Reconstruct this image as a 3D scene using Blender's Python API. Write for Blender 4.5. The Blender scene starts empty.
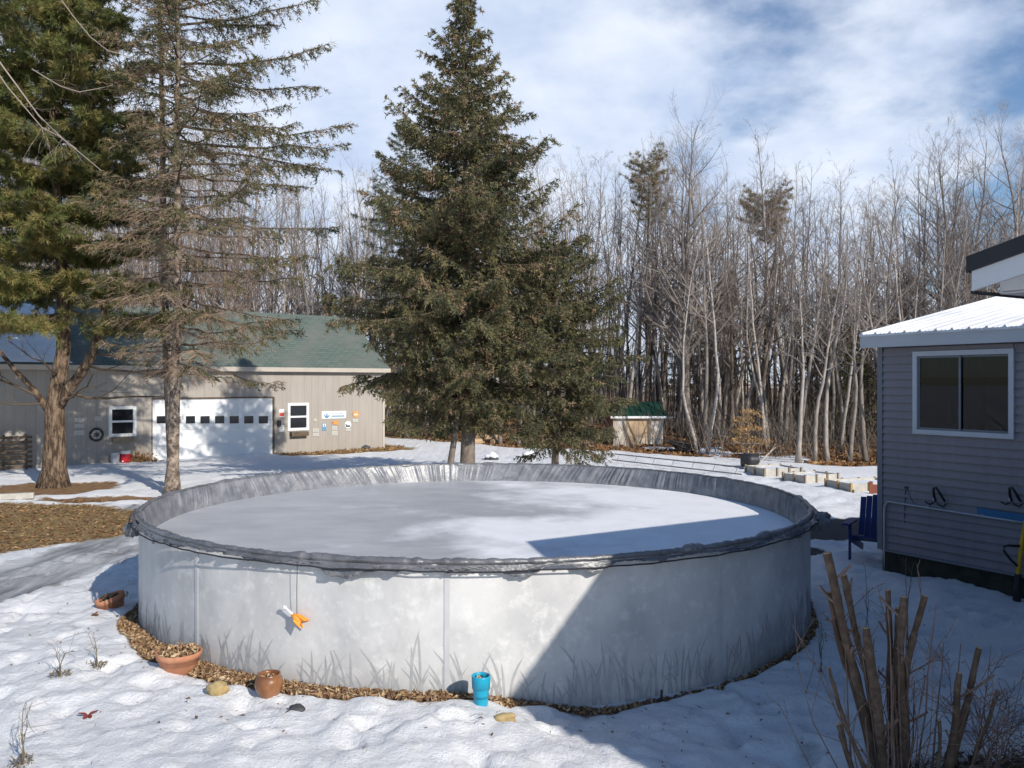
import bpy, math, random
import numpy as np
from mathutils import Vector

random.seed(7)
RNG = np.random.default_rng(7)
scene = bpy.context.scene
COL = scene.collection
PI = math.pi
rad = math.radians

F, HOR, CAMH = 838.0, 382.0, 2.775          # focal length (px), horizon row, camera height
SUN_AZ, SUN_EL = rad(37.0), rad(28.8)       # sun behind the camera, to its right
PCX, PCY, PR = -0.425, 11.05, 4.11          # pool centre and radius
RIMZ, ICEZ = 1.32, 1.0


def gp(px, py, z=0.0):
    """world point at height z seen at a photo position"""
    Y = F * (CAMH - z) / (py - HOR)
    return np.array([(px - 512) / F * Y, Y, z])


def at(px, py, Y):
    """world point at distance Y"""
    return np.array([(px - 512) / F * Y, Y, CAMH - (py - HOR) / F * Y])


# ------------------------------------------------------------------ noise (numpy)
def _hash(ix, iy, seed):
    h = (ix.astype(np.int64) * 374761393 + iy.astype(np.int64) * 668265263 + seed * 974711) & 0x7fffffff
    h = ((h ^ (h >> 13)) * 1274126177) & 0x7fffffff
    h = h ^ (h >> 16)
    return (h & 0xffff) / 65535.0


def vnoise(x, y, seed=0):
    x = np.asarray(x, float); y = np.asarray(y, float)
    ix = np.floor(x); iy = np.floor(y)
    fx = x - ix; fy = y - iy
    fx = fx * fx * fx * (fx * (fx * 6 - 15) + 10); fy = fy * fy * fy * (fy * (fy * 6 - 15) + 10)
    a = _hash(ix, iy, seed); b = _hash(ix + 1, iy, seed)
    c = _hash(ix, iy + 1, seed); d = _hash(ix + 1, iy + 1, seed)
    return (a * (1 - fx) + b * fx) * (1 - fy) + (c * (1 - fx) + d * fx) * fy


def fbm(x, y, oct=4, seed=0, gain=.5):
    s = 0; a = 1; t = 0
    for i in range(oct):
        s = s + a * vnoise(x * 2 ** i + 17.3 * i, y * 2 ** i - 9.1 * i, seed + i)
        t += a; a *= gain
    return s / t


def sstep(a, b, x):
    t = np.clip((x - a) / (b - a), 0, 1)
    return t * t * (3 - 2 * t)


# ------------------------------------------------------------------ mesh builder
class MB:
    def __init__(self):
        self.v = []; self.f = []; self.n = 0

    def add(self, verts, faces, mat=0):
        verts = np.asarray(verts, float).reshape(-1, 3); faces = np.asarray(faces, int)
        if len(faces) == 0: return
        self.v.append(verts); self.f.append((faces + self.n, mat)); self.n += len(verts)

    def box(self, c, s, rz=0, mat=0, rx=0, ry=0):
        sx, sy, sz = [k / 2 for k in s]
        v = np.array([[x, y, z] for x in (-sx, sx) for y in (-sy, sy) for z in (-sz, sz)])
        if rx: co, si = math.cos(rx), math.sin(rx); v = v @ np.array([[1, 0, 0], [0, co, si], [0, -si, co]])
        if ry: co, si = math.cos(ry), math.sin(ry); v = v @ np.array([[co, 0, -si], [0, 1, 0], [si, 0, co]])
        if rz: co, si = math.cos(rz), math.sin(rz); v = v @ np.array([[co, si, 0], [-si, co, 0], [0, 0, 1]])
        f = [[0, 1, 3, 2], [4, 6, 7, 5], [0, 4, 5, 1], [2, 3, 7, 6], [0, 2, 6, 4], [1, 5, 7, 3]]
        self.add(v + np.array(c), f, mat)

    def bbox(self, lo, hi, mat=0):
        lo = np.array(lo, float); hi = np.array(hi, float)
        self.box((lo + hi) / 2, hi - lo, mat=mat)

    def tube(self, pts, radii, k=6, mat=0, cap=True):
        pts = np.asarray(pts, float); n = len(pts)
        radii = np.broadcast_to(np.asarray(radii, float), (n,))
        t = np.empty_like(pts); t[1:-1] = pts[2:] - pts[:-2]; t[0] = pts[1] - pts[0]; t[-1] = pts[-1] - pts[-2]
        t /= np.linalg.norm(t, axis=1, keepdims=True) + 1e-12
        ref = np.array([0, 0, 1.0]) if abs(t[:, 2]).mean() < .8 else np.array([1.0, 0, 0])
        a = np.cross(t, ref); a /= np.linalg.norm(a, axis=1, keepdims=True) + 1e-12
        b = np.cross(t, a)
        ang = np.arange(k) * 2 * PI / k
        v = pts[:, None, :] + radii[:, None, None] * (np.cos(ang)[None, :, None] * a[:, None, :] + np.sin(ang)[None, :, None] * b[:, None, :])
        i = np.arange(n - 1)[:, None] * k; j = np.arange(k)[None, :]; j2 = (j + 1) % k
        f = np.stack([i + j, i + j2, i + k + j2, i + k + j], -1).reshape(-1, 4)
        base = self.n
        self.add(v.reshape(-1, 3), f, mat)
        if cap and k > 3:
            self.f.append((np.array([[base + q for q in range(k)][::-1]]), mat))
            self.f.append((np.array([[base + (n - 1) * k + q for q in range(k)]]), mat))

    def lathe(self, prof, c=(0, 0, 0), k=32, mat=0, R=None):
        prof = np.asarray(prof, float); n = len(prof)
        a = np.arange(k) * 2 * PI / k
        v = np.stack([prof[:, None, 0] * np.cos(a), prof[:, None, 0] * np.sin(a), np.repeat(prof[:, 1:2], k, 1)], -1).reshape(-1, 3)
        if R is not None: v = v @ np.array(R).T
        i = np.arange(n - 1)[:, None] * k; j = np.arange(k)[None, :]; j2 = (j + 1) % k
        f = np.stack([i + j, i + j2, i + k + j2, i + k + j], -1).reshape(-1, 4)
        self.add(v + np.array(c), f, mat)

    def grid(self, V, mat=0, closed_u=False):
        """V (n,m,3) grid"""
        n, m = V.shape[:2]
        i = np.arange(n if closed_u else n - 1)[:, None]; j = np.arange(m - 1)[None, :]; i2 = (i + 1) % n
        f = np.stack([i * m + j, i2 * m + j, i2 * m + j + 1, i * m + j + 1], -1).reshape(-1, 4)
        self.add(V.reshape(-1, 3), f, mat)

    def prism(self, poly, a, b, axis=1, mat=0):
        """extrude a polygon between a and b along an axis"""
        poly = np.asarray(poly, float); n = len(poly)
        def mk(q):
            w = np.zeros((n, 3)); o = [k for k in range(3) if k != axis]
            w[:, o[0]] = poly[:, 0]; w[:, o[1]] = poly[:, 1]; w[:, axis] = q; return w
        base = self.n
        f = [[i, (i + 1) % n, n + (i + 1) % n, n + i] for i in range(n)]
        self.add(np.vstack([mk(a), mk(b)]), f, mat)
        self.f.append((np.array([[base + i for i in range(n)][::-1]]), mat))
        self.f.append((np.array([[base + n + i for i in range(n)]]), mat))

    def arrays(self):
        return np.vstack(self.v), self.f

    def build(self, name, mats, parent=None, smooth=False, loc=None, rz=0.0):
        if not isinstance(mats, (list, tuple)): mats = [mats]
        V = np.vstack(self.v)
        me = bpy.data.meshes.new(name)
        me.vertices.add(len(V)); me.vertices.foreach_set('co', V.astype(np.float32).ravel())
        loops = np.concatenate([f.ravel() for f, m in self.f])
        tot = np.concatenate([np.full(len(f), f.shape[1]) for f, m in self.f])
        mi = np.concatenate([np.full(len(f), m) for f, m in self.f])
        st = np.concatenate([[0], np.cumsum(tot)[:-1]])
        me.loops.add(len(loops)); me.loops.foreach_set('vertex_index', loops.astype(np.int32))
        me.polygons.add(len(tot)); me.polygons.foreach_set('loop_start', st.astype(np.int32))
        me.polygons.foreach_set('loop_total', tot.astype(np.int32))
        me.polygons.foreach_set('material_index', mi.astype(np.int32))
        me.polygons.foreach_set('use_smooth', np.full(len(tot), bool(smooth)))
        for m in mats: me.materials.append(m)
        me.update(calc_edges=True); me.validate()
        o = bpy.data.objects.new(name, me); COL.objects.link(o)
        if parent is not None: o.parent = parent
        if loc is not None: o.location = [float(q) for q in loc]
        if rz: o.rotation_euler = (0, 0, rz)
        return o


def tag(o, label=None, cat=None, group=None, kind=None):
    if label: o['label'] = label
    if cat: o['category'] = cat
    if group: o['group'] = group
    if kind: o['kind'] = kind
    return o


def empty(name, loc, rz=0.0, label=None, cat=None, group=None):
    o = bpy.data.objects.new(name, None); COL.objects.link(o)
    o.empty_display_size = .2
    o.location = [float(q) for q in loc]; o.rotation_euler = (0, 0, rz)
    return tag(o, label, cat, group)


KIDS = {}
def copy_thing(root, loc, rz, scale, label, group, sz=None):
    r = root.copy(); COL.objects.link(r)
    r.location = [float(q) for q in loc]; r.rotation_euler = (0, 0, rz); r.scale = (scale, scale, sz or scale)
    r['label'] = label; r['group'] = group
    for ch in root.children:
        c = ch.copy(); COL.objects.link(c); c.parent = r
        for g in ch.children:
            d = g.copy(); COL.objects.link(d); d.parent = c
    return r


# ------------------------------------------------------------------ materials
def mat(name, col, rough=.8, col2=None, scale=5, detail=4, lo=.35, hi=.65, bump=0, bscale=30, stretch=None,
        spec=.3, metal=0, col3=None, s3=1.0, rand=0.0, coat=0, coords='Object', bdist=.01, trans=0):
    m = bpy.data.materials.new(name); m.use_nodes = True
    nt = m.node_tree; N = nt.nodes; L = nt.links
    b = N['Principled BSDF']
    b.inputs['Roughness'].default_value = rough; b.inputs['Metallic'].default_value = metal
    b.inputs['Specular IOR Level'].default_value = spec
    b.inputs['Coat Weight'].default_value = coat
    c4 = lambda c: (c[0], c[1], c[2], 1)
    b.inputs['Base Color'].default_value = c4(col)
    tc = N.new('ShaderNodeTexCoord'); src = tc.outputs[coords]
    if stretch:
        mp = N.new('ShaderNodeMapping'); mp.inputs['Scale'].default_value = stretch
        L.new(src, mp.inputs['Vector']); src = mp.outputs['Vector']
    out = None
    if col2 is not None:
        nz = N.new('ShaderNodeTexNoise'); nz.inputs['Scale'].default_value = scale; nz.inputs['Detail'].default_value = detail
        nz.inputs['Roughness'].default_value = .6
        L.new(src, nz.inputs['Vector'])
        mr = N.new('ShaderNodeMapRange'); mr.inputs['From Min'].default_value = lo; mr.inputs['From Max'].default_value = hi
        L.new(nz.outputs['Fac'], mr.inputs['Value'])
        mx = N.new('ShaderNodeMix'); mx.data_type = 'RGBA'
        mx.inputs['A'].default_value = c4(col); mx.inputs['B'].default_value = c4(col2)
        L.new(mr.outputs['Result'], mx.inputs['Factor']); out = mx.outputs['Result']
    if col3 is not None:
        nz = N.new('ShaderNodeTexNoise'); nz.inputs['Scale'].default_value = s3; nz.inputs['Detail'].default_value = 3
        L.new(tc.outputs[coords], nz.inputs['Vector'])
        mr = N.new('ShaderNodeMapRange'); mr.inputs['From Min'].default_value = .48; mr.inputs['From Max'].default_value = .62
        L.new(nz.outputs['Fac'], mr.inputs['Value'])
        mx = N.new('ShaderNodeMix'); mx.data_type = 'RGBA'; mx.inputs['B'].default_value = c4(col3)
        if out: L.new(out, mx.inputs['A'])
        else: mx.inputs['A'].default_value = c4(col)
        L.new(mr.outputs['Result'], mx.inputs['Factor']); out = mx.outputs['Result']
    if rand:
        oi = N.new('ShaderNodeObjectInfo'); mr = N.new('ShaderNodeMapRange')
        mr.inputs['To Min'].default_value = 1 - rand; mr.inputs['To Max'].default_value = 1 + rand
        L.new(oi.outputs['Random'], mr.inputs['Value'])
        vm = N.new('ShaderNodeVectorMath'); vm.operation = 'SCALE'
        if out: L.new(out, vm.inputs[0])
        else: vm.inputs[0].default_value = col
        L.new(mr.outputs['Result'], vm.inputs['Scale']); out = vm.outputs['Vector']
    if out: L.new(out, b.inputs['Base Color'])
    if bump:
        nz = N.new('ShaderNodeTexNoise'); nz.inputs['Scale'].default_value = bscale; nz.inputs['Detail'].default_value = 6
        L.new(src, nz.inputs['Vector'])
        bp = N.new('ShaderNodeBump'); bp.inputs['Strength'].default_value = bump; bp.inputs['Distance'].default_value = bdist
        L.new(nz.outputs['Fac'], bp.inputs['Height']); L.new(bp.outputs['Normal'], b.inputs['Normal'])
    if trans:   # thin leaf translucency
        t = N.new('ShaderNodeBsdfTranslucent'); ms = N.new('ShaderNodeMixShader'); ms.inputs[0].default_value = trans
        if out: L.new(out, t.inputs['Color'])
        else: t.inputs['Color'].default_value = c4(col)
        L.new(b.outputs[0], ms.inputs[1]); L.new(t.outputs[0], ms.inputs[2])
        L.new(ms.outputs[0], N['Material Output'].inputs['Surface'])
    return m


M = {}
M['bark_spruce'] = mat('bark_spruce', (.13, .10, .08), .9, (.24, .20, .165), 9, stretch=(1, 1, .5), bump=.8, bscale=25, bdist=.02)
M['bark_pine'] = mat('bark_pine', (.06, .04, .028), .95, (.22, .155, .105), 13, lo=.42, hi=.6, stretch=(1, 1, .28), bump=1, bscale=16, bdist=.09)
M['bark_sparse'] = mat('bark_sparse', (.17, .13, .10), .9, (.40, .325, .265), 11, lo=.4, hi=.6, stretch=(1, 1, .6), bump=1, bscale=26, bdist=.05, col3=(.10, .075, .06), s3=5)
M['bark_grey'] = mat('bark_grey', (.19, .163, .143), .9, (.32, .28, .25), 7, stretch=(1, 1, .25), rand=.3)
M['bark_brown'] = mat('bark_brown', (.105, .08, .064), .9, (.20, .16, .132), 7, stretch=(1, 1, .25), rand=.3)
M['bark_birch'] = mat('bark_birch', (.40, .36, .325), .8, (.16, .13, .11), 5, lo=.5, hi=.72, stretch=(1, 1, 2.2), rand=.15)
M['twig_grey'] = mat('twig_grey', (.225, .192, .172), .9, rand=.25)
M['twig_red'] = mat('twig_red', (.195, .158, .138), .9, rand=.25)
M['twig_pale'] = mat('twig_pale', (.28, .235, .205), .9, rand=.2)
M['woods_bark'] = mat('woods_bark', (.09, .075, .064), .95, (.19, .163, .145), 1.3)
M['woods_twig'] = mat('woods_twig', (.185, .157, .142), .95)
M['brush'] = mat('brush', (.10, .08, .065), .95, (.19, .155, .128), .8)
M['dead_twig'] = mat('dead_twig', (.24, .165, .115), .9, (.36, .265, .195), 2)
M['limb'] = mat('limb', (.10, .075, .055), .9)
M['needle_dark'] = mat('needle_dark', (.078, .084, .043), .75, (.122, .124, .066), 1.2, trans=.22)
M['needle_olive'] = mat('needle_olive', (.15, .138, .062), .75, (.21, .185, .088), 1.2, trans=.22)
M['needle_brown'] = mat('needle_brown', (.20, .135, .078), .85, (.28, .20, .125), 1.5)
M['needle_blue'] = mat('needle_blue', (.085, .11, .08), .75, (.13, .15, .105), 1.2, trans=.12)
M['pine_needle'] = mat('pine_needle', (.15, .18, .055), .65, (.23, .23, .08), 1.1, trans=.4)
M['pine_yellow'] = mat('pine_yellow', (.27, .24, .085), .65, (.31, .25, .10), 1.5, trans=.35)
M['white_paint'] = mat('white_paint', (.78, .78, .77), .5, (.70, .70, .69), 3)
M['black_plastic'] = mat('black_plastic', (.018, .019, .022), .45, (.035, .035, .038), 5)
M['steel'] = mat('steel', (.42, .43, .45), .45, metal=.6)
M['ladder'] = mat('ladder_metal', (.24, .24, .25), .5, (.18, .18, .19), 4)
M['dark_metal'] = mat('dark_metal', (.03, .031, .034), .5, (.05, .05, .052), 6)
M['terracotta'] = mat('terracotta', (.42, .17, .09), .85, (.54, .27, .16), 9, col3=(.34, .15, .085), s3=4, bump=.2, bscale=60)
M['soil'] = mat('soil', (.03, .02, .015), .95, (.08, .05, .03), 40, bump=1, bscale=80)
M['brown_glaze'] = mat('brown_glaze', (.16, .06, .025), .3, (.30, .14, .06), 7, spec=.5)
M['blue_plastic'] = mat('blue_plastic', (.008, .30, .46), .35, (.012, .34, .50), 4, spec=.5)
M['navy'] = mat('navy', (.006, .022, .13), .5, (.009, .03, .16), 5)
M['blue_board'] = mat('blue_board', (.03, .12, .26), .5, (.04, .15, .30), 4)
M['yellow'] = mat('yellow', (.68, .40, .02), .45, (.55, .32, .02), 6)
M['orange'] = mat('orange', (.90, .24, .02), .4, (.95, .36, .06), 6)
M['pole_white'] = mat('pole_white', (.8, .8, .78), .4, (.72, .72, .70), 9)
M['wood_weathered'] = mat('wood_weathered', (.30, .24, .17), .9, (.20, .155, .11), 6, stretch=(1, 1, 6))
M['wood_dark'] = mat('wood_dark', (.09, .065, .045), .9, (.15, .11, .08), 7)
M['panel_pale'] = mat('panel_pale', (.50, .47, .42), .8, (.38, .36, .32), 6)
M['stem_bark'] = mat('stem_bark', (.10, .062, .042), .9, (.19, .13, .09), 22, bump=.6, bscale=60, col3=(.10, .065, .045), s3=9)
M['cut_wood'] = mat('cut_wood', (.50, .36, .22), .85, (.38, .26, .16), 40)
M['thin_twig'] = mat('thin_twig', (.17, .10, .075), .9, (.26, .18, .14), 8)
M['dry_weed'] = mat('dry_weed', (.10, .08, .055), .9, (.2, .16, .10), 20)
M['chip_a'] = mat('chip_a', (.42, .29, .16), .9, (.30, .19, .10), 20)
M['chip_b'] = mat('chip_b', (.23, .13, .07), .9, (.16, .09, .05), 20)
M['chip_c'] = mat('chip_c', (.56, .43, .28), .9, (.44, .33, .2), 20)
M['leaf_orange'] = mat('leaf_orange', (.36, .19, .085), .9, (.27, .135, .06), 3, trans=.15)
M['leaf_tan'] = mat('leaf_tan', (.44, .28, .14), .9, (.34, .21, .10), 3, trans=.15)
M['leaf_brown'] = mat('leaf_brown', (.18, .10, .055), .9, (.12, .07, .04), 3)
M['grass_tan'] = mat('grass_tan', (.30, .205, .10), .9, (.20, .135, .065), 1.5)
M['beech_leaf'] = mat('beech_leaf', (.66, .44, .21), .8, (.50, .31, .14), 5, trans=.3)
M['red_leaf'] = mat('red_leaf', (.22, .05, .045), .8, (.15, .03, .03), 30)
M['stone_tan'] = mat('stone_tan', (.46, .36, .18), .85, (.32, .22, .10), 14, bump=.3, bscale=30)
M['stone_dark'] = mat('stone_dark', (.035, .035, .04), .6, (.07, .07, .075), 9)
M['sign_white'] = mat('sign_white', (.78, .78, .76), .6, (.70, .69, .66), 2)
M['sign_red'] = mat('sign_red', (.62, .09, .06), .6, (.52, .08, .05), 5)
M['sign_orange'] = mat('sign_orange', (.78, .25, .05), .6, (.70, .33, .09), 5)
M['sign_blue'] = mat('sign_blue', (.10, .25, .42), .6, (.12, .3, .46), 5)
M['sign_dark'] = mat('sign_dark', (.07, .08, .12), .6)
M['sign_grey'] = mat('sign_grey', (.40, .41, .42), .6)
M['plate_pale'] = mat('plate_pale', (.55, .53, .47), .6, (.45, .43, .39), 12)
M['red_plastic'] = mat('red_plastic', (.55, .015, .03), .45, (.48, .02, .03), 5)
M['bucket_grey'] = mat('bucket_grey', (.55, .57, .60), .5, (.48, .5, .53), 6)


def glass_mat(name, tint=(.30, .32, .34)):
    m = bpy.data.materials.new(name); m.use_nodes = True
    nt = m.node_tree; N = nt.nodes; L = nt.links; N.remove(N['Principled BSDF'])
    t = N.new('ShaderNodeBsdfTransparent'); t.inputs[0].default_value = (*tint, 1)
    g = N.new('ShaderNodeBsdfGlossy'); g.inputs['Roughness'].default_value = .02; g.inputs['Color'].default_value = (.5, .52, .54, 1)
    fr = N.new('ShaderNodeFresnel'); fr.inputs['IOR'].default_value = 1.5
    nz = N.new('ShaderNodeTexNoise'); nz.inputs['Scale'].default_value = 1.2
    bp = N.new('ShaderNodeBump'); bp.inputs['Strength'].default_value = .04; bp.inputs['Distance'].default_value = .02
    L.new(nz.outputs['Fac'], bp.inputs['Height']); ms = N.new('ShaderNodeMixShader')
    bp.inputs['Strength'].default_value = .004
    L.new(fr.outputs[0], ms.inputs[0]); L.new(t.outputs[0], ms.inputs[1]); L.new(g.outputs[0], ms.inputs[2])
    L.new(ms.outputs[0], N['Material Output'].inputs['Surface'])
    return m
M['glass'] = glass_mat('window_glass')
M['dark_glass'] = mat('dark_glass', (.012, .014, .018), .08, spec=.5)
M['room_dark'] = mat('room_dark', (.02, .019, .018), .9, (.03, .028, .026), .4)
M['curtain'] = mat('curtain', (.20, .205, .21), .9, (.16, .165, .17), 3, stretch=(8, 8, .5))


def nodes_of(name):
    m = bpy.data.materials.new(name); m.use_nodes = True
    return m, m.node_tree.nodes, m.node_tree.links, m.node_tree.nodes['Principled BSDF']


def mixc(N, L, fac, a, b):
    mx = N.new('ShaderNodeMix'); mx.data_type = 'RGBA'
    for k, s in (('A', a), ('B', b)):
        if isinstance(s, tuple): mx.inputs[k].default_value = (*s, 1)
        else: L.new(s, mx.inputs[k])
    if isinstance(fac, float): mx.inputs['Factor'].default_value = fac
    else: L.new(fac, mx.inputs['Factor'])
    return mx.outputs['Result']


def noise(N, L, vec, scale, detail=5, rough=.55, lo=None, hi=None, stretch=None):
    if stretch:
        mp = N.new('ShaderNodeMapping'); mp.inputs['Scale'].default_value = stretch
        L.new(vec, mp.inputs['Vector']); vec = mp.outputs['Vector']
    nz = N.new('ShaderNodeTexNoise'); nz.inputs['Scale'].default_value = scale; nz.inputs['Detail'].default_value = detail
    nz.inputs['Roughness'].default_value = rough
    L.new(vec, nz.inputs['Vector'])
    if lo is None: return nz.outputs['Fac']
    mr = N.new('ShaderNodeMapRange'); mr.inputs['From Min'].default_value = lo; mr.inputs['From Max'].default_value = hi
    L.new(nz.outputs['Fac'], mr.inputs['Value']); return mr.outputs['Result']


def mth(N, L, op, a, b=None, clamp=False):
    n = N.new('ShaderNodeMath'); n.operation = op; n.use_clamp = clamp
    for i, s in enumerate((a, b)):
        if s is None: continue
        if isinstance(s, (int, float)): n.inputs[i].default_value = s
        else: L.new(s, n.inputs[i])
    return n.outputs[0]


def bump(N, L, b, h, strength=.5, dist=.02):
    bp = N.new('ShaderNodeBump'); bp.inputs['Strength'].default_value = strength; bp.inputs['Distance'].default_value = dist
    L.new(h, bp.inputs['Height']); L.new(bp.outputs['Normal'], b.inputs['Normal'])


def ground_material():
    m, N, L, b = nodes_of('snowy_ground')
    tc = N.new('ShaderNodeTexCoord'); P = tc.outputs['Object']
    at_ = N.new('ShaderNodeAttribute'); at_.attribute_name = 'zones'; at_.attribute_type = 'GEOMETRY'
    sp = N.new('ShaderNodeSeparateColor'); L.new(at_.outputs['Color'], sp.inputs[0])
    bare, ice, grass = sp.outputs[0], sp.outputs[1], sp.outputs[2]
    edge = noise(N, L, P, 3.5, 8, .7)
    def brk(v, w=.9):
        e = mth(N, L, 'SUBTRACT', edge, .5); e = mth(N, L, 'MULTIPLY', e, w)
        s = mth(N, L, 'ADD', v, e)
        mr = N.new('ShaderNodeMapRange'); mr.inputs['From Min'].default_value = .42; mr.inputs['From Max'].default_value = .58
        L.new(s, mr.inputs['Value']); return mr.outputs['Result']
    snow = mixc(N, L, noise(N, L, P, 1.4, 6, .6, .4, .7), (.88, .885, .90), (.82, .825, .84))
    snow = mixc(N, L, noise(N, L, P, 9, 6, .7, .62, .82), snow, (.64, .635, .64))
    snow = mixc(N, L, noise(N, L, P, 75, 4, .6, .70, .76), snow, (.20, .16, .12))
    leaf = mixc(N, L, noise(N, L, P, 26, 6, .7, .35, .65), (.19, .105, .052), (.38, .235, .12))
    leaf = mixc(N, L, noise(N, L, P, 5, 4, .6, .5, .7), leaf, (.10, .06, .035))
    gr = mixc(N, L, noise(N, L, P, 22, 6, .7, .35, .65), (.27, .175, .075), (.40, .29, .14))
    gr = mixc(N, L, noise(N, L, P, 3, 5, .6, .5, .75), gr, (.20, .12, .055))
    tr = noise(N, L, P, 1.5, 6, .65, .40, .62, stretch=(1.9, .28, 1))
    icec = mixc(N, L, tr, (.56, .57, .59), (.20, .20, .21))
    c = mixc(N, L, brk(ice, .5), snow, icec)
    c = mixc(N, L, brk(bare), c, leaf)
    c = mixc(N, L, brk(grass), c, gr)
    wet = N.new('ShaderNodeAttribute'); wet.attribute_name = 'wet'; wet.attribute_type = 'GEOMETRY'
    c = mixc(N, L, brk(wet.outputs['Fac'], .4), c, mixc(N, L, noise(N, L, P, 7, 6), (.035, .037, .042), (.075, .075, .08)))
    L.new(c, b.inputs['Base Color'])
    b.inputs['Roughness'].default_value = .75; b.inputs['Specular IOR Level'].default_value = .25
    h = mth(N, L, 'ADD', noise(N, L, P, 14, 9, .7), mth(N, L, 'MULTIPLY', noise(N, L, P, 70, 6, .75), .5))
    bump(N, L, b, h, .8, .05)
    return m
M['ground'] = ground_material()


def siding_material(name, c1, c2, groove_axis=None, spacing=.2, rough=.7):
    m, N, L, b = nodes_of(name)
    tc = N.new('ShaderNodeTexCoord'); P = tc.outputs['Object']
    c = mixc(N, L, noise(N, L, P, 1.2, 5, .6, .35, .65, stretch=(1, 1, .35)), c1, c2)
    st = noise(N, L, P, 7, 5, .7, .45, .75, stretch=(1.5, 1.5, .12))
    c = mixc(N, L, mth(N, L, 'MULTIPLY', noise(N, L, P, 2.2, 6, .7, .55, .8), .3), c, (c1[0] * .7, c1[1] * .68, c1[2] * .62))
    c = mixc(N, L, mth(N, L, 'MULTIPLY', st, .32), c, (c1[0] * .6, c1[1] * .6, c1[2] * .6))
    if groove_axis is not None:
        sx = N.new('ShaderNodeSeparateXYZ'); L.new(P, sx.inputs[0])
        q = mth(N, L, 'FRACT', mth(N, L, 'DIVIDE', sx.outputs[groove_axis], spacing))
        g = mth(N, L, 'LESS_THAN', q, .07)
        c = mixc(N, L, mth(N, L, 'MULTIPLY', g, .22), c, (c1[0] * .35, c1[1] * .35, c1[2] * .35))
        bump(N, L, b, mth(N, L, 'SUBTRACT', 1.0, g), .4, .012)
    else:
        bump(N, L, b, noise(N, L, P, 40, 5, .6, stretch=(.15, .15, 1)), .15, .01)
    L.new(c, b.inputs['Base Color']); b.inputs['Roughness'].default_value = rough
    b.inputs['Specular IOR Level'].default_value = .3
    return m
M['garage_siding'] = siding_material('garage_siding', (.375, .34, .30), (.34, .305, .27), 0, .30)
M['house_siding'] = siding_material('house_siding', (.27, .243, .255), (.235, .213, .225))
M['shed_wall'] = mat('shed_wall', (.30, .13, .065), .85, (.22, .09, .045), 3, stretch=(1, 1, .3))
M['shed_front'] = mat('shed_front', (.56, .50, .43), .85, (.40, .33, .26), 3.0, col3=(.63, .59, .54), s3=1.8, bump=.3, bscale=12)
M['shed_door'] = mat('shed_door', (.52, .38, .25), .85, (.36, .25, .16), 4.0, stretch=(1, 1, .5), col3=(.58, .47, .36), s3=1.6)
M['shed_roof'] = mat('shed_roof', (.010, .042, .027), .6, (.015, .058, .036), 5)


def shingle_material():
    m, N, L, b = nodes_of('green_shingle')
    tc = N.new('ShaderNodeTexCoord'); P = tc.outputs['Object']
    mp = N.new('ShaderNodeMapping'); mp.inputs['Scale'].default_value = (1, 1, 1); L.new(P, mp.inputs['Vector'])
    sx = N.new('ShaderNodeSeparateXYZ'); L.new(P, sx.inputs[0])
    cb = N.new('ShaderNodeCombineXYZ'); L.new(sx.outputs[0], cb.inputs[0]); L.new(mth(N, L, 'MULTIPLY', sx.outputs[2], 1.75), cb.inputs[1])
    br = N.new('ShaderNodeTexBrick'); L.new(cb.outputs[0], br.inputs['Vector'])
    br.inputs['Scale'].default_value = 1; br.inputs['Brick Width'].default_value = .33; br.inputs['Row Height'].default_value = .16
    br.inputs['Mortar Size'].default_value = .012
    br.inputs['Color1'].default_value = (.09, .125, .108, 1); br.inputs['Color2'].default_value = (.125, .16, .14, 1)
    br.inputs['Mortar'].default_value = (.05, .075, .065, 1)
    c = mixc(N, L, noise(N, L, P, .9, 5, .6, .4, .7), br.outputs['Color'], (.14, .15, .135))
    L.new(c, b.inputs['Base Color']); b.inputs['Roughness'].default_value = .9
    bump(N, L, b, mth(N, L, 'ADD', br.outputs['Fac'], noise(N, L, P, 120, 3)), .4, .01)
    return m
M['shingle'] = shingle_material()
M['roof_snow'] = mat('roof_snow', (.82, .84, .88), .7, (.74, .76, .8), 4, bump=.4, bscale=8, bdist=.04)


def metal_roof_material():
    m, N, L, b = nodes_of('white_metal_roof')
    tc = N.new('ShaderNodeTexCoord'); P = tc.outputs['Object']
    c = mixc(N, L, noise(N, L, P, 1.5, 6, .65, .45, .62, stretch=(1, .3, 1)), (.72, .73, .75), (.52, .53, .56))
    L.new(c, b.inputs['Base Color']); b.inputs['Roughness'].default_value = .45
    bump(N, L, b, noise(N, L, P, 9, 5), .15, .02)
    return m
M['metal_roof'] = metal_roof_material()
M['fascia'] = mat('fascia', (.50, .51, .53), .5, (.46, .47, .49), 2)
M['black_fascia'] = mat('black_fascia', (.018, .019, .022), .5, (.028, .028, .032), 2)
M['white_rake'] = mat('white_rake', (.64, .645, .66), .6, (.60, .605, .62), 1.5)
M['foundation'] = mat('foundation', (.03, .032, .024), .9, (.055, .052, .04), 5, bump=.4, bscale=20)
M['trim_grey'] = mat('trim_grey', (.20, .205, .22), .6, (.18, .185, .2), 3)
M['win_frame'] = mat('win_frame', (.52, .53, .56), .5, (.48, .49, .52), 3)


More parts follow.
